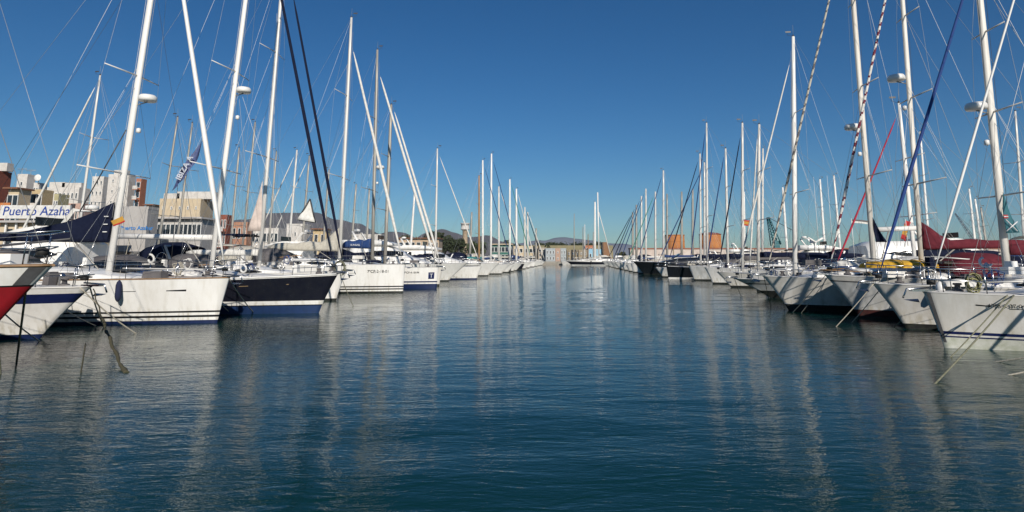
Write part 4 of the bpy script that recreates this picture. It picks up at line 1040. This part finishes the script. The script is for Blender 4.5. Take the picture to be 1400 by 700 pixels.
# a yellow cover lying on a foredeck
def dinghy():
    x = r3.s_at(1225, 1.9); o = empty('dinghy', r3.o.matrix_basis @ Vector((0, 0, 0))); M = Matrix.Translation(r3.P) @ Matrix.Rotation(r3.rz, 4, 'Z')
    o.location = M @ Vector((x, .1, r3.zx(x) + r3.ch * .8)); o.rotation_euler = (0, 0, r3.rz); tag(o, 'upturned dinghy under a bright yellow cover on a grey white foredeck', 'dinghy')
    secs = []
    for k in range(9):
        u = k / 8; xx = -1.25 + 2.5 * u; q = math.sin(math.pi * min(.97, max(.03, u * .85 + .1))) ** .4
        secs.append([(xx, .60 * q * math.cos(math.pi * j / 8), (.30 + .03 * math.sin(k * 2.1 + j)) * q * math.sin(math.pi * j / 8) ** .6) for j in range(9)])
    MB().loft(secs).build('cover', CANY, o)
    for xx in (-.7, .1, .8): T([(xx, .63 * math.cos(math.pi * j / 8), .03 + .31 * math.sin(math.pi * j / 8) ** .6) for j in range(9)], .012, n=4).build('strap', RUB, o)
dinghy()
far_sail('R', 1036, 170, CANW, ALU, 'white sailing boat with a white diagonal furled sail, left of the overhanging sloop', lean=2, fq=.93, cover=CANN, Y=39.0, frr=.04)
far_sail('R', 1015, 168, CANN, ALU, 'pale sailing boat with navy furled sail and long black sail cover', hullm=GEL2, cover=CANK, Y=45.5, fq=.93, frr=.035)
far_sail('R', 995, 203, CANU, ALU, 'white sailing boat with bright blue diagonal furled sail and navy cover', lean=-3, cover=CANN, af=WOODM if False else BLACKAF, frr=.035)
far_sail('R', 967, 168, CANU, ALU, 'grey bowed sailing boat carrying the tallest mast by the domed orange tank', lean=-1, hullm=GEL3, cover=CANN, frr=.038)
dk2 = far_sail('R', 958, 210, CANN, ALU, 'black hulled sailing boat with a plumb bow and thin white waterline', hullm=BLACKH, cover=CANN, lean=-1, Y=65, af=PLW, rake=.1, frr=.038)
far_sail('R', 963, 222, CANU, ALU, 'white sailing boat hidden behind the black hulls with a thin blue furled sail', Y=69)
dk1 = motor_yacht('R', wl(880, 375), 14, 4.2, 1.75, 'black hulled motor yacht with pointed bow and white cabin top', FRONT_R, rake=1.4, top=BLACKH, open_=True, hullwin=False)
far_sail('R', 907, 233, CANU, ALU, 'far right-row sailing boat with a mast beside the flat orange tank', lvl=1, Y=84)
far_sail('R', 912, 265, None, ALUG, 'far sailing boat with a shorter grey mast against the flat orange tank', lvl=0, Y=92)
far_sail('R', 896, 262, CANG, ALU, 'far sailing boat with a thin green furled sail left of the orange tanks', lvl=0, Y=99, L=12)
far_sail('R', 883, 258, CANU, ALU, 'far sailing boat with twin blue furled stays, taller of the cluster', lvl=0, Y=108)
far_sail('R', 877, 268, CANU, ALU, 'far sailing boat with a slightly shorter mast left of the tallest of the cluster', lvl=0, Y=119)
far_sail('R', 870, 280, CANN, ALUG, 'far sailing boat with a thin mast near the end of the right row', lvl=0, Y=135, L=10)
far_sail('R', 865, 290, CANN, ALUG, 'last sailing boat of the right row with the shortest thin mast', lvl=0, Y=155, L=10)
for i, (Y, cv) in enumerate(((128, CANN), (146, CANW), (170, CANB))):
    motor_yacht('R', (RX(Y), Y), 10, 3.3, 1.35, ['white motorboat with navy canopy in the far part of the right row', 'white motorboat with white canopy in the far part of the right row', 'white motorboat with beige canopy at the far end of the right row'][i], FRONT_R, open_=True, canopy=cv, hullwin=False)

# ---------------- far centre ketch with a dark hull, lying across the channel
kx = Boat('sailing_ketch', 'l', (HX(772, 184) + 2.2, 184), 6.06, 'long dark hulled ketch lying across the end of the channel', 'sailing boat', None, 15.6, 4.0, 1.6, rake=2.2, af=PLW, bands=[(.25, PLW), (-.35, GEL)], top=NAVY, sheer=.12, lvl=1)
kx.coachroof(.2, .8, .6, .6); kx.pulpit(); kx.lifelines(); kx.mast(813.2, (813.5, 276), r=.34, m=ALUW, nspr=2); kx.ch = .6
kx.forestay(.9, 0); kx.boom(cover=CANB, Lb=5)
T([(kx.s_at(819, 2), 0, 2), (kx.s_at(819, 2), 0, kx.cl(819, 263)[1])], .2, n=6).build('mizzen_mast', ALUW, kx.o)
T([(kx.s_at(836, 2), 0, 2.2), (kx.s_at(820, 2), 0, kx.cl(820, 290)[1])], .13, n=5).build('mizzen_furled_sail', CANW, kx.o)

# distant boats beyond the ketch
for i, (px, top, Y, m) in enumerate(((785, 292, 196, ALUG), (797, 310, 192, ALUG), (799.5, 307, 200, ALUW), (804, 320, 193, WOODM), (811, 317, 199, ALUG))):
    s = Boat('sailing_boat', 'R', (HX(px, Y) - 4, Y - 1), 0, ['distant sailing boat with the tall thin grey mast left of the ketch', 'distant sailing boat with a short grey mast left of the white one', 'distant sailing boat with a short bright white mast left of the ketch', 'distant sailing boat with a short brown mast left of the ketch', 'distant sailing boat with a thin grey mast just left of the ketch main mast'][i], 'sailing boat', 'distant boats beyond the ketch', 10, 3.1, 1.3, lvl=0)
    s.coachroof(); s.mast(px, (px, top), r=.15, m=m, nspr=1); s.boom(cover=CANB)
for i, (px, Y) in enumerate(((824, 190), (833, 197), (845, 203), (856, 208))):
    motor_yacht('r', (HX(px, Y) + 5, Y), 9, 3.2, 1.4, ['white cabin cruiser directly behind the stern of the ketch', 'white cabin cruiser below the timber ramp', 'white cabin cruiser right of the timber ramp', 'white cabin cruiser at the foot of the breakwater end'][i], 'cabin cruisers moored at the end of the channel', open_=(i % 2 == 1), fly=False, hullwin=False)

# ---------------- second rows
def back_sail(side, fpx, tpx, top, label, off=None, Y=None, m=ALUG, furl=None, cover=None, hullm=GEL, lvl=1, L=12, nspr=2, r=None, sh=None, bim=None, fq=.97):
    off = off if off is not None else (-34.0 if side == 'l' else 33.0)
    if Y is None: Y = 800 * off / (fpx - 785)
    # bow points away from the channel: the stern lies at the pontoon
    mastX = HX(fpx, Y); bx = mastX + (-L * .38 if side == 'l' else L * .38)
    s = Boat('sailing_boat', side, (bx, Y), 0, label, 'sailing boat', BACK_L if side == 'l' else BACK_R, L, L * .31, 1.45, rake=.5, top=hullm, bands=[(.14, BLACKAF)], lvl=lvl)
    s.std(); s.mast(fpx, (tpx, top), r=r or max(.10, .0020 * Y), m=m, nspr=nspr)
    s.forestay(fq, .05 if furl else 0, furl or CANW); s.boom(cover=cover or s.r.choice([CANN, CANB, CANW, CANU]), Lb=4.4)
    if sh or (sh is None and s.r.random() < .8): s.sprayhood(sh or s.r.choice([CANN, CANK, CANB, CANU]))
    if bim or (bim is None and s.r.random() < .5): s.bimini(bim or s.r.choice([CANN, CANW, CANB]))
    return s
back_sail('l', 101, 137, 103, 'second-row sailing boat whose white furled sail slants left over the sign board', m=ALU, furl=CANW, cover=CANN, Y=42)
back_sail('l', 212, 243, 160, 'second-row sailing boat with grey mast in front of the grey warehouse', furl=None)
back_sail('l', 238, 263, 168, 'second-row sailing boat with grey mast that the lettered banner crosses')
back_sail('l', 313, 327, 202, 'second-row sailing boat with mast rising right of the two crossing white spars')
back_sail('l', 329, 349, 167, 'second-row sailing boat with a grey wooden mast behind the tall white mast', nspr=1, m=ALUG)
back_sail('l', 365, 378, 207, 'second-row sailing boat with short grey mast and pink white furled sail', m=ALUG)
back_sail('l', 393, 406, 205, 'second-row sailing boat with a white furled sail slanting left over the mountain', furl=CANW, m=ALU)
back_sail('l', 411, 423, 213, 'second-row sailing boat with mast just left of the dark furled sail', m=ALUG, furl=CANW)
back_sail('l', 440, 450, 232, 'second-row sailing boat with low mast between the two dark furled sails', m=ALUG)
back_sail('l', 560, 567, 262, 'second-row sailing boat with short white mast left of the tree clump', m=ALUW, off=-32, Y=110)
back_sail('l', 479, 487, 252, 'second-row sailing boat with short mast right of the fifth tall mast', Y=88)
back_sail('l', 500, 505, 258, 'second-row sailing boat with short mast left of the grey tall mast', Y=97)
back_sail('l', 642, 645, 290, 'second-row sailing boat with the small mast right of the control tower', Y=140, lvl=0)
for i, (Y, off, cv, f_) in enumerate(((30, -31, None, True), (36, -30, CANN, False), (47, -32, CANB, False), (56, -32, None, True), (63, -31, CANW, False), (79, -32, None, True), (92, -32, CANN, False), (104, -32, None, True))):
    motor_yacht('l', (off - 9 + .106 * Y + 8, Y), 11.5, 3.8, 1.5, ['second-row white flybridge yacht behind the navy peaked sail cover', 'second-row motorboat with navy canopy behind the thick white mast', 'second-row motorboat with beige canopy below the grey warehouse', 'second-row flybridge yacht below the long dark glass restaurant front', 'second-row motorboat with white canopy behind the crossing spars', 'second-row flybridge yacht behind the beige sail cover', 'second-row motorboat with navy canopy behind the navy boom cover', 'second-row flybridge yacht with curved white stern left of the tree clump'][i], BACK_L, fly=f_, open_=not f_, canopy=cv, hullwin=False)
# right
back_sail('r', 1248, 1229, 139, 'second-row sailing boat with ruby red furled sail and white mast', m=ALUW, furl=CANR, Y=31, L=12, off=0, fq=.97) if False else None
rr_ = Boat('sailing_boat', 'R', (15.9, 28.5), 0, 'sailing boat behind the striped furled sails with a ruby red furled sail', 'sailing boat', FRONT_R, 11.5, 3.6, 1.4, rake=.6, bands=[(.14, BLACKAF)], top=GEL, lvl=1)
rr_.std(); rr_.mast(1252, (1229, 141), r=.10, m=ALUW, nspr=2); rr_.forestay(.94, .032, CANR); rr_.boom(cover=CANN); rr_.sprayhood(CANN); rr_.bimini(CANW)
back_sail('r', 1272, 1258, 180, 'second-row sailing boat with a thin mast right of the burgundy cover end', m=ALUW, Y=56)
back_sail('r', 1129, 1121, 245, 'second-row sailing boat with thin mast right of the black white striped sail', m=ALUW, Y=79)
back_sail('r', 1150, 1140, 240, 'second-row sailing boat with thin mast left of the ruby red furled sail', m=ALUW, Y=74)
back_sail('r', 1077, 1070, 256, 'second-row sailing boat with a short thin mast left of the white lone mast', m=ALUW, Y=90)
back_sail('r', 1402, 1388, 152, 'second-row sailing boat at the right edge with grey mast and teal pennant', m=ALU, Y=43)
back_sail('r', 1336, 1325, 258, 'second-row sailing boat, tallest of the three short masts over the burgundy cover', m=ALUW, Y=72, off=0)
back_sail('r', 1345, 1333, 272, 'second-row sailing boat, middle one of the three short masts over the burgundy cover', m=ALUW, Y=76, off=0)
back_sail('r', 1352, 1341, 284, 'second-row sailing boat, shortest of the three short masts over the burgundy cover', m=ALUG, Y=80, off=0)
back_sail('r', 1042, 1043, 203, 'second-row sailing boat with a short mast close behind the white diagonal sail', m=ALU, Y=98)
back_sail('r', 1018, 1017, 262, 'second-row sailing boat with the short mast by the small Spanish flag', m=ALUW, Y=108)
back_sail('r', 947, 947, 258, 'second-row sailing boat with thin mast between the two orange tanks', Y=150, lvl=0)
back_sail('r', 932, 932, 262, 'second-row sailing boat with thin mast in front of the flat orange tank', Y=165, lvl=0)
motor_yacht('r', (RX(41) + 24, 41), 17, 4.8, 1.7, 'large white motor yacht moored behind the yellow covered dinghy', BACK_R, fly=False, hullwin=False)
for i, (Y, cv, f_) in enumerate(((46, None, True), (62, CANN, False), (70, None, True), (86, CANBL, False), (102, None, True), (118, CANB, False), (135, CANN, False))):
    motor_yacht('r', (RX(Y) + 27, Y), 12, 3.9, 1.5, ['second-row flybridge yacht behind the ruby red furled sail', 'second-row motorboat with navy canopy right of the lone white mast', 'second-row flybridge yacht behind the lone white mast', 'second-row motorboat with bright blue canopy left of the lone white mast', 'second-row flybridge yacht behind the long black sail cover', 'second-row motorboat with beige canopy below the domed orange tank', 'second-row motorboat with navy canopy below the flat orange tank'][i], BACK_R, fly=f_, open_=not f_, canopy=cv, hullwin=False)

# ================================================================== PONTOONS
def pontoon(off, y0, y1, label):
    o = empty('floating_pontoon', (off + .106 * y0, y0, 0), -math.atan(.106)); tag(o, label, 'pontoon'); Ln = (y1 - y0) * 1.0056
    B((0, Ln / 2, .45), (2.2, Ln, .16)).build('walkway', TEAK, o); B((0, Ln / 2, .15), (1.9, Ln, .44)).build('float', CONC, o)
    p0 = None
    for k in range(int(Ln / 11)):
        if p0 is None:
            q = MB(); q.box((0, 0, .45), (.25, .25, .9)); p0 = q.build('power_pedestal', PLW, o, loc=(.7, 4, .53))
        else: dupe(p0, 'power_pedestal', o, (.7, 4 + k * 11, .53))
pontoon(-10.3 - 15.6, 8, 190, 'long wooden-decked pontoon between the two left rows of boats')
pontoon(9 + 15.5, 8, 178, 'long wooden-decked pontoon between the two right rows of boats')

# ================================================================== ROPES, FENDERS, FLAGS
def wpt(bt, x, y, z): return Matrix.Translation(bt.P) @ Matrix.Rotation(bt.rz, 4, 'Z') @ Vector((x, y, z))
def rope(a, b, r, m, label, sag=.12, name='mooring_line', group='mooring lines running from bows into the water', n=14):
    a = Vector(a); b = Vector(b); pts = []
    for k in range(n + 1):
        u = k / n; p = a.lerp(b, u); p.z -= sag * 4 * u * (1 - u); pts.append(p - a)
    rs = r if isinstance(r, list) else [r] * (n + 1)
    o = T(pts, rs, n=6).build(name, m, None); o.location = a; tag(o, label, 'mooring line', group); return o
def moor(bt, t, sg, px, py, label, r=.014, m=ROPE, sag=.1):
    z = bt.zd(t); a = wpt(bt, bt.xx(t, z), sg * bt.half(t, z), z + .02); e = ground(px, py, -.15); return rope(a, e, r, m, label, sag)
moor(c, .03, -1, 0, 0, '') if False else None
moor(c, .03, -1, 349, 446, 'slack pale line dropping right from the bow of the big white sailing boat', sag=.05) if False else None
moor(b_, .015, -1, 195, 461, 'pale mooring line from the navy banded bow to the water on the right', .020)
moor(b_, .02, 1, 145, 451, 'shorter pale mooring line from the navy banded bow into the water', .020)
moor(b_, .10, -1, 140, 449, 'pale mooring line starting back from the navy banded bow', .018)
moor(c, .0, -1, 352, 432, 'pale mooring line from the plumb white bow across the navy hull', .020)
moor(c, .22, -1, 246, 442, 'thin grey line hanging down the side of the big white hull', .014, ROPEG)
moor(a, .10, -1, 60, 470, 'thin pale line from the red bow over the white hull behind', .016)
moor(r4, .10, 1, 1100, 424, 'thin dark line hanging down the cream hull', .015, ROPEG)
moor(r2, .12, 1, 1215, 452, 'dark line hanging near the stem of the blue sailed boat', .016, ROPEG)
moor(r5, .0, 1, 1015, 408, 'dark mooring line under the long overhanging bow', .016, ROPEG)
moor(c, .05, -1, 320, 432, 'pale mooring line across the plumb bow of the big white boat', .018)
moor(c, .09, -1, 299, 432, 'thin dark mooring line slanting down the big white bow', .017, ROPEG)
moor(d, .22, -1, 352, 430, 'pale mooring line from the middle of the navy hull into the water', .020)
moor(d, .06, -1, 404, 431, 'pale mooring line hanging almost straight down the navy bow', .020)
moor(f, .09, -1, 545, 396, 'thin dark mooring line down the broad white bow', .017, ROPEG)
moor(g, .06, -1, 592, 392, 'thin dark mooring line beside the blue bow emblem', .017, ROPEG)
moor(e, .02, -1, 486, 424, 'thin line from the bow behind the navy hull to the water', .017, ROPEG)
moor(r1, .14, 1, 1262, 541, 'dark mooring line crossing the nearest right bow from its rail', .017, ROPEG, .05)
moor(r1, .13, 1, 1290, 498, 'dark doubled mooring line beside it on the nearest right bow', .014, ROPEG, .03)
moor(r0, .02, 1, 1325, 499, 'long pale mooring line entering from the right edge, upper one', .018, ROPE, .1)
moor(r0, .04, 1, 1343, 520, 'short pale mooring line entering from the right edge, lower one', .016, ROPE, .05)
moor(r2, .0, 1, 1138, 452, 'pale mooring line from the blue sailed bow, longer one', .016, ROPE, .03)
moor(r2, .02, 1, 1160, 446, 'pale mooring line from the blue sailed bow, shorter one', .014, ROPE, .03)
moor(r3, .0, 1, 1080, 431, 'pale mooring line from the maroon keeled bow over the cream hull', .014, ROPE, .03)
moor(r3, .02, -1, 1092, 432, 'second pale mooring line from the maroon keeled bow over the cream hull', .013, ROPE, .03)
moor(r4, .0, 1, 1055, 423, 'dark mooring line from the cream bow down to the water', .015, ROPEG, .03)
moor(r4, .03, 1, 1075, 426, 'dark mooring line close along the cream bow stem', .015, ROPEG, .03)
moor(a, .02, -1, 22, 500, 'dark mooring line hanging from the red bow', .02, ROPEG, .02)
moor(a, .06, -1, 2, 520, 'thin mooring line at the left edge hanging off the red hull', .013, ROPEG, .02)
# weedy heavy rope
A0 = wpt(b_, b_.rake + .1, 0, b_.fb - .05); E0 = ground(172, 512, -.05); n = 40; rw = random.Random(3)
pts = []
for k in range(n + 1):
    u = k / n; p = A0.lerp(E0, u); p.z -= .35 * 4 * u * (1 - u) * .35; p.x += .018 * math.sin(u * 34); pts.append(p - A0)
ro = T(pts, [.016 if k < 14 else .018 + .026 * rw.random() + (.03 if k > 37 else 0) for k in range(n + 1)], n=7).build('weedy_rope', WEED, None)
ro.location = A0; tag(ro, 'thick brown weed-covered rope sinking into the near water on the left', 'rope')
st = rope(ground(117, 470, .35), ground(109, 520, -.1), .014, WEED, 'thin dark stick of rope standing out of the water below the left bows', 0, group=None)

def fender(bt, t, sg, drop, Ln, m, label, r=.12, world=None):
    z = bt.zd(t); p = wpt(bt, bt.xx(t, z), sg * (bt.half(t, z - drop) + r + .01), z - drop)
    o = empty('fender', p); tag(o, label, 'fender', 'fenders hanging on the hulls')
    MB().spin((0, 0, 0), [(.02, -Ln / 2 - .06), (r * .7, -Ln / 2), (r, -Ln / 2 + .1), (r, Ln / 2 - .1), (r * .7, Ln / 2), (.02, Ln / 2 + .06)], n=12).build('body', m, o)
    T([(0, 0, Ln / 2), (0, 0, drop - .0 + .3)], .008, n=4).build('lanyard', ROPE, o)
fender(c, .21, -1, .36, .58, NAVYF, 'navy cloth covered fender hanging on the big white hull', .095)
fender(f, .30, -1, .3, .5, NAVYF, 'dark fender near the left end of the broad white hull', .13)
fender(r3, .30, 1, .2, .5, RUB, 'black fender on the maroon keeled boat', .12)
fender(r2, .13, 1, .1, .4, PLW, 'white fender on the bow of the blue sailed boat', .12)
fender(d, .45, -1, .15, .55, PLW, 'white fender at the rail of the navy hull', .13)
fender(e, .10, -1, .35, .5, NAVYF, 'navy fender low on the bow behind the navy hull', .12)
fender(r4, .28, 1, .3, .6, PLW, 'white fender on the side of the cream white boat', .13)
fender(r2, .34, 1, .3, .6, NAVYF, 'navy fender on the side of the blue sailed boat', .13)
fender(g, .42, -1, .3, .6, PLW, 'white fender on the boat with the blue bow emblem', .13)
fender(kx, .5, 1, .5, .8, RUB, 'black fender on the dark ketch at the channel end', .2)
# tyre ring and coil on the nearest right boat
def coil(bt, x, y, z, m, label, rr=.22, n_=4):
    p = wpt(bt, x, y, z); o = empty('rope_coil', p); tag(o, label, 'rope coil'); mb = MB(); r_ = random.Random(int(rr * 100))
    for k in range(n_):
        a0 = r_.uniform(0, 6); q = rr * r_.uniform(.75, 1.1)
        mb.tube([(q * math.cos(a0 + j * .55), .02 * k + .02 * math.sin(j), q * 1.2 * math.sin(a0 + j * .55) - .1 * (k % 2)) for j in range(13)], .018, n=5)
    mb.build('loops', m, o)
t_ = .33; coil(r1, r1.xx(t_, 1.1), r1.half(t_, 1.1) + .1, 1.1, ROPEG, 'dark and pale rope coil hanging on the side of the nearest right boat', .26, 6)
coil(r1, r1.rake - .095 * 10.5, .35, 1.62, mat('rope_yellow', (.26, .25, .12), .9, scale=20), 'yellow green rope coil hung on the bow rail of the nearest right boat', .18, 6)
coil(r3, r3.rake - .11 * 11.5, .6, 1.5, ROPEG, 'black rope ring on the bow rail of the maroon keeled boat', .16, 2)
coil(e, e.rake - .3, -.2, e.fb + .25, ROPEG, 'bundled dark rope on the bow behind the navy hull', .30, 6)

def flag(px, py, bt_or_Y, w_, h_, cols, label, tilt=0.0, vertical=False, pole=1.6, lett=None, name='flag', slope=0.0):
    Y = bt_or_Y; p = at(px, py, Y); o = empty(name, p); tag(o, label, 'flag'); nx, nz = 14, 12; mb = MB(); V = []; F = []; M = []
    for i in range(nx + 1):
        for j in range(nz + 1):
            u, v = i / nx, j / nz; x = u * w_; z = -v * h_ + slope * x - .12 * w_ * u * u
            V.append((x, .10 * h_ * math.sin(u * 7 + v * 2) * u, z))
    for i in range(nx):
        for j in range(nz):
            q = i * (nz + 1) + j; F.append((q, q + 1, q + nz + 2, q + nz + 1)); M.append(cols(i / nx, j / nz))
    mb.v = V
    for f_, m_ in zip(F, M): mb.f.append(f_); mb.m.append(m_); mb.sm.append(True)
    c_ = mb.build('cloth', [FRED, FYEL, CANN, CANW, CANT, CANK], o, solid=.006); c_.rotation_euler = (0, tilt, 0)
    if pole: T([(0, 0, .05), (0, 0, -pole)], .015, n=5).build('pole', PLW, o)
    return o, c_
spain = lambda u, v: 0 if v < .25 or v >= .75 else 1
flag(171, 303, 19.9, .42, .22, lambda u, v: 1 if v > .2 else 0, 'small yellow orange flag at the foot of the thick white mast', tilt=R(150), pole=0)
flag(1238, 301, 27.0, .28, .9, spain, 'Spanish flag hanging limp behind the blue furled sail', tilt=R(20), pole=1.2)
flag(1026, 309, 104, 1.5, 1.0, spain, 'small Spanish flag flying between two right-row masts', tilt=R(180), pole=5)
def pennant(pts, Y, m, label, edge=None, name='storm_sail', extra=None):
    P = [at(px, py, Y) for px, py in pts]; o0 = P[0]; c0 = sum(((p - o0) for p in P), Vector()) / len(P); mb = MB(); N = 8
    A_, B__, C_ = [p - o0 for p in P[:3]]; V = []; idx = {}
    for i in range(N + 1):
        for j in range(N + 1 - i):
            u, v = i / N, j / N; q = A_ * (1 - u - v) + B__ * u + C_ * v; q.y += .12 * math.sin(u * 5 + v * 4) * (u + v) * .6; idx[i, j] = len(V); V.append(q)
    F = []
    for i in range(N):
        for j in range(N - i):
            F.append((idx[i, j], idx[i + 1, j], idx[i, j + 1]))
            if i + j < N - 1: F.append((idx[i + 1, j], idx[i + 1, j + 1], idx[i, j + 1]))
    o = empty(name, o0); tag(o, label, 'sail')
    mb.add(V, F, 0).build('sailcloth', m, o, solid=.008)
    if edge:
        for i in range(3): T([(P[i] - o0), (P[(i + 1) % 3] - o0)], .03, n=4).build('edge_rope', edge, o)
    return o
pennant([(424, 272), (407, 300), (431, 304)], 22.8, CANW, 'small white triangular sail with dark edges beside the dark furled sail', WIRED)
pennant([(359, 247), (339, 316), (357, 316)], 29.0, SAILP, 'pinkish white triangular sail left of the slim grey mast', None)
pennant([(1193, 297), (1196, 331), (1212, 331)], 24.0, CANN, 'dark navy triangular sail right of the scuffed white mast', None)
tp = pennant([(1371, 262), (1373, 319), (1392, 318)], 18.4, mat('pennant_teal', (.03, .14, .17), .8), 'dark teal triangular pennant with white strokes at the right edge', None, name='pennant')
for (u0, v0), (u1, v1) in (((1375, 300), (1391, 316)), ((1391, 303), (1376, 316))):
    P0, P1 = at(u0, v0, 18.28), at(u1, v1, 18.28); T([P0 - tp.location, P1 - tp.location], .02, n=4).build('white_stroke', LETW, tp)
q = at(1375, 296, 18.25) - tp.location; B(q, (.13, .02, .11)).build('red_cross', FRED, tp); B(q + Vector((0, -.015, 0)), (.13, .012, .03)).build('white_bar', LETW, tp)
# lettered banner hoisted on a halyard
def banner():
    Y = 25.0; a0, b0 = at(274, 197, Y), at(243, 253, Y); o = empty('banner', a0); tag(o, 'twisted blue banner with white letters hoisted beside the crossing white spars', 'banner', None)
    d_ = b0 - a0; side = Vector((.55, 0, .42)).normalized(); mb = MB(); secs = []
    for k in range(25):
        u = k / 24; wv = .06 + .36 * min(1, u * 1.8); tw = .35 * math.sin(u * 5); c_ = d_ * u
        s_ = Vector((side.x * math.cos(tw), math.sin(tw), side.z * math.cos(tw))) * wv
        secs.append([c_ - s_, c_ - s_ * .3 + Vector((0, .05, 0)), c_ + s_ * .3 - Vector((0, .05, 0)), c_ + s_])
    cl_ = mb.loft(secs, caps=False).build('cloth', mat('banner_blue', (.05, .075, .20), .8, scale=14, dirt=(.12, .14, .26)), o, solid=.006)
    xd = -d_.normalized(); up = Vector((-xd.z, 0, xd.x)); up = up if up.z > 0 else -up
    n_ = xd.cross(up)
    if n_.y > 0: xd = xd; up = -up; n_ = xd.cross(up)
    M = Matrix((xd, up, n_)).transposed().to_4x4(); M.translation = d_ * .60 + Vector((0, -.18, 0))
    text('IBIZA A', .34, mat('letter_faded', (.50, .53, .60), .7), cl_, M, bold=.01)
    T([Vector(), at(278, 190, Y) - a0], .01, n=4).build('halyard', WIRED, o); T([d_, d_ + Vector((0, 0, -3.6))], .01, n=4).build('downhaul', WIRED, o)
banner()
def flag_wave():
    o, c_ = flag(1164, 300, 30, 1.15, .18, lambda u, v: 5 if v < .5 else 3, 'long thin dark and white pennant streaming behind the ruby red sail', tilt=R(0), pole=2.0, name='pennant')
flag_wave()
def windgen(px, py, Y, label):
    p = at(px, py, Y); o = empty('wind_generator', p); tag(o, label, 'wind generator')
    MB().spin((0, 0, 0), [(.05, -.3), (.12, -.1), (.1, .15), (.03, .25)], n=10, axis='Y').build('nacelle', PLW, o)
    for k in range(3):
        a_ = k * 2.094 + .5; mb = MB(); mb.loft([[(q * math.cos(a_) - .06 * math.sin(a_), -.2, q * math.sin(a_) + .06 * math.cos(a_)), (q * math.cos(a_) + .06 * math.sin(a_), -.24, q * math.sin(a_) - .06 * math.cos(a_))] for q in (.05, .3, .62)], caps=False)
        mb.build('blade', PLW, o, solid=.015)
    B((0, .45, .08), (.02, .35, .3)).build('tail', PLW, o); T([(0, 0, -.05), (0, 0, -p.z + 1.2)], .03, n=6).build('pole', ALU, o)
windgen(1113, 331, 43, 'white three-bladed wind generator right of the lone white mast')
def whip(px, py0, py1, Y, label):
    p = at(px, py0, Y); o = empty('whip_antenna', p); tag(o, label, 'antenna'); h_ = at(px, py1, Y).z - p.z
    T([(0, 0, 0), (0, 0, h_)], [.035, .015], n=5).build('rod', PLW, o); MB().spin((0, 0, 0), [(.06, 0), (.06, .4)], n=6).build('socket', RUB, o)
whip(1120, 345, 242, 66, 'very thin tall white antenna right of the lone mast') 
whip(1139, 345, 240, 66, 'very thin tall white antenna left of the ruby red sail')
print('objects', len(bpy.data.objects))

def haze():
    m = bpy.data.materials.new('sea_air'); m.use_nodes = True; nn = m.node_tree.nodes; l = m.node_tree.links
    for q in list(nn): nn.remove(q)
    v = nn.new('ShaderNodeVolumePrincipled'); v.inputs['Color'].default_value = (.55, .72, .95, 1); v.inputs['Density'].default_value = 3.5e-5
    o_ = nn.new('ShaderNodeOutputMaterial'); l.new(v.outputs[0], o_.inputs['Volume'])
    o = MB().box((0, 2900, 247), (10400, 6400, 506)).build('haze', m); tag(o, kind='stuff')
if HAZE: haze()
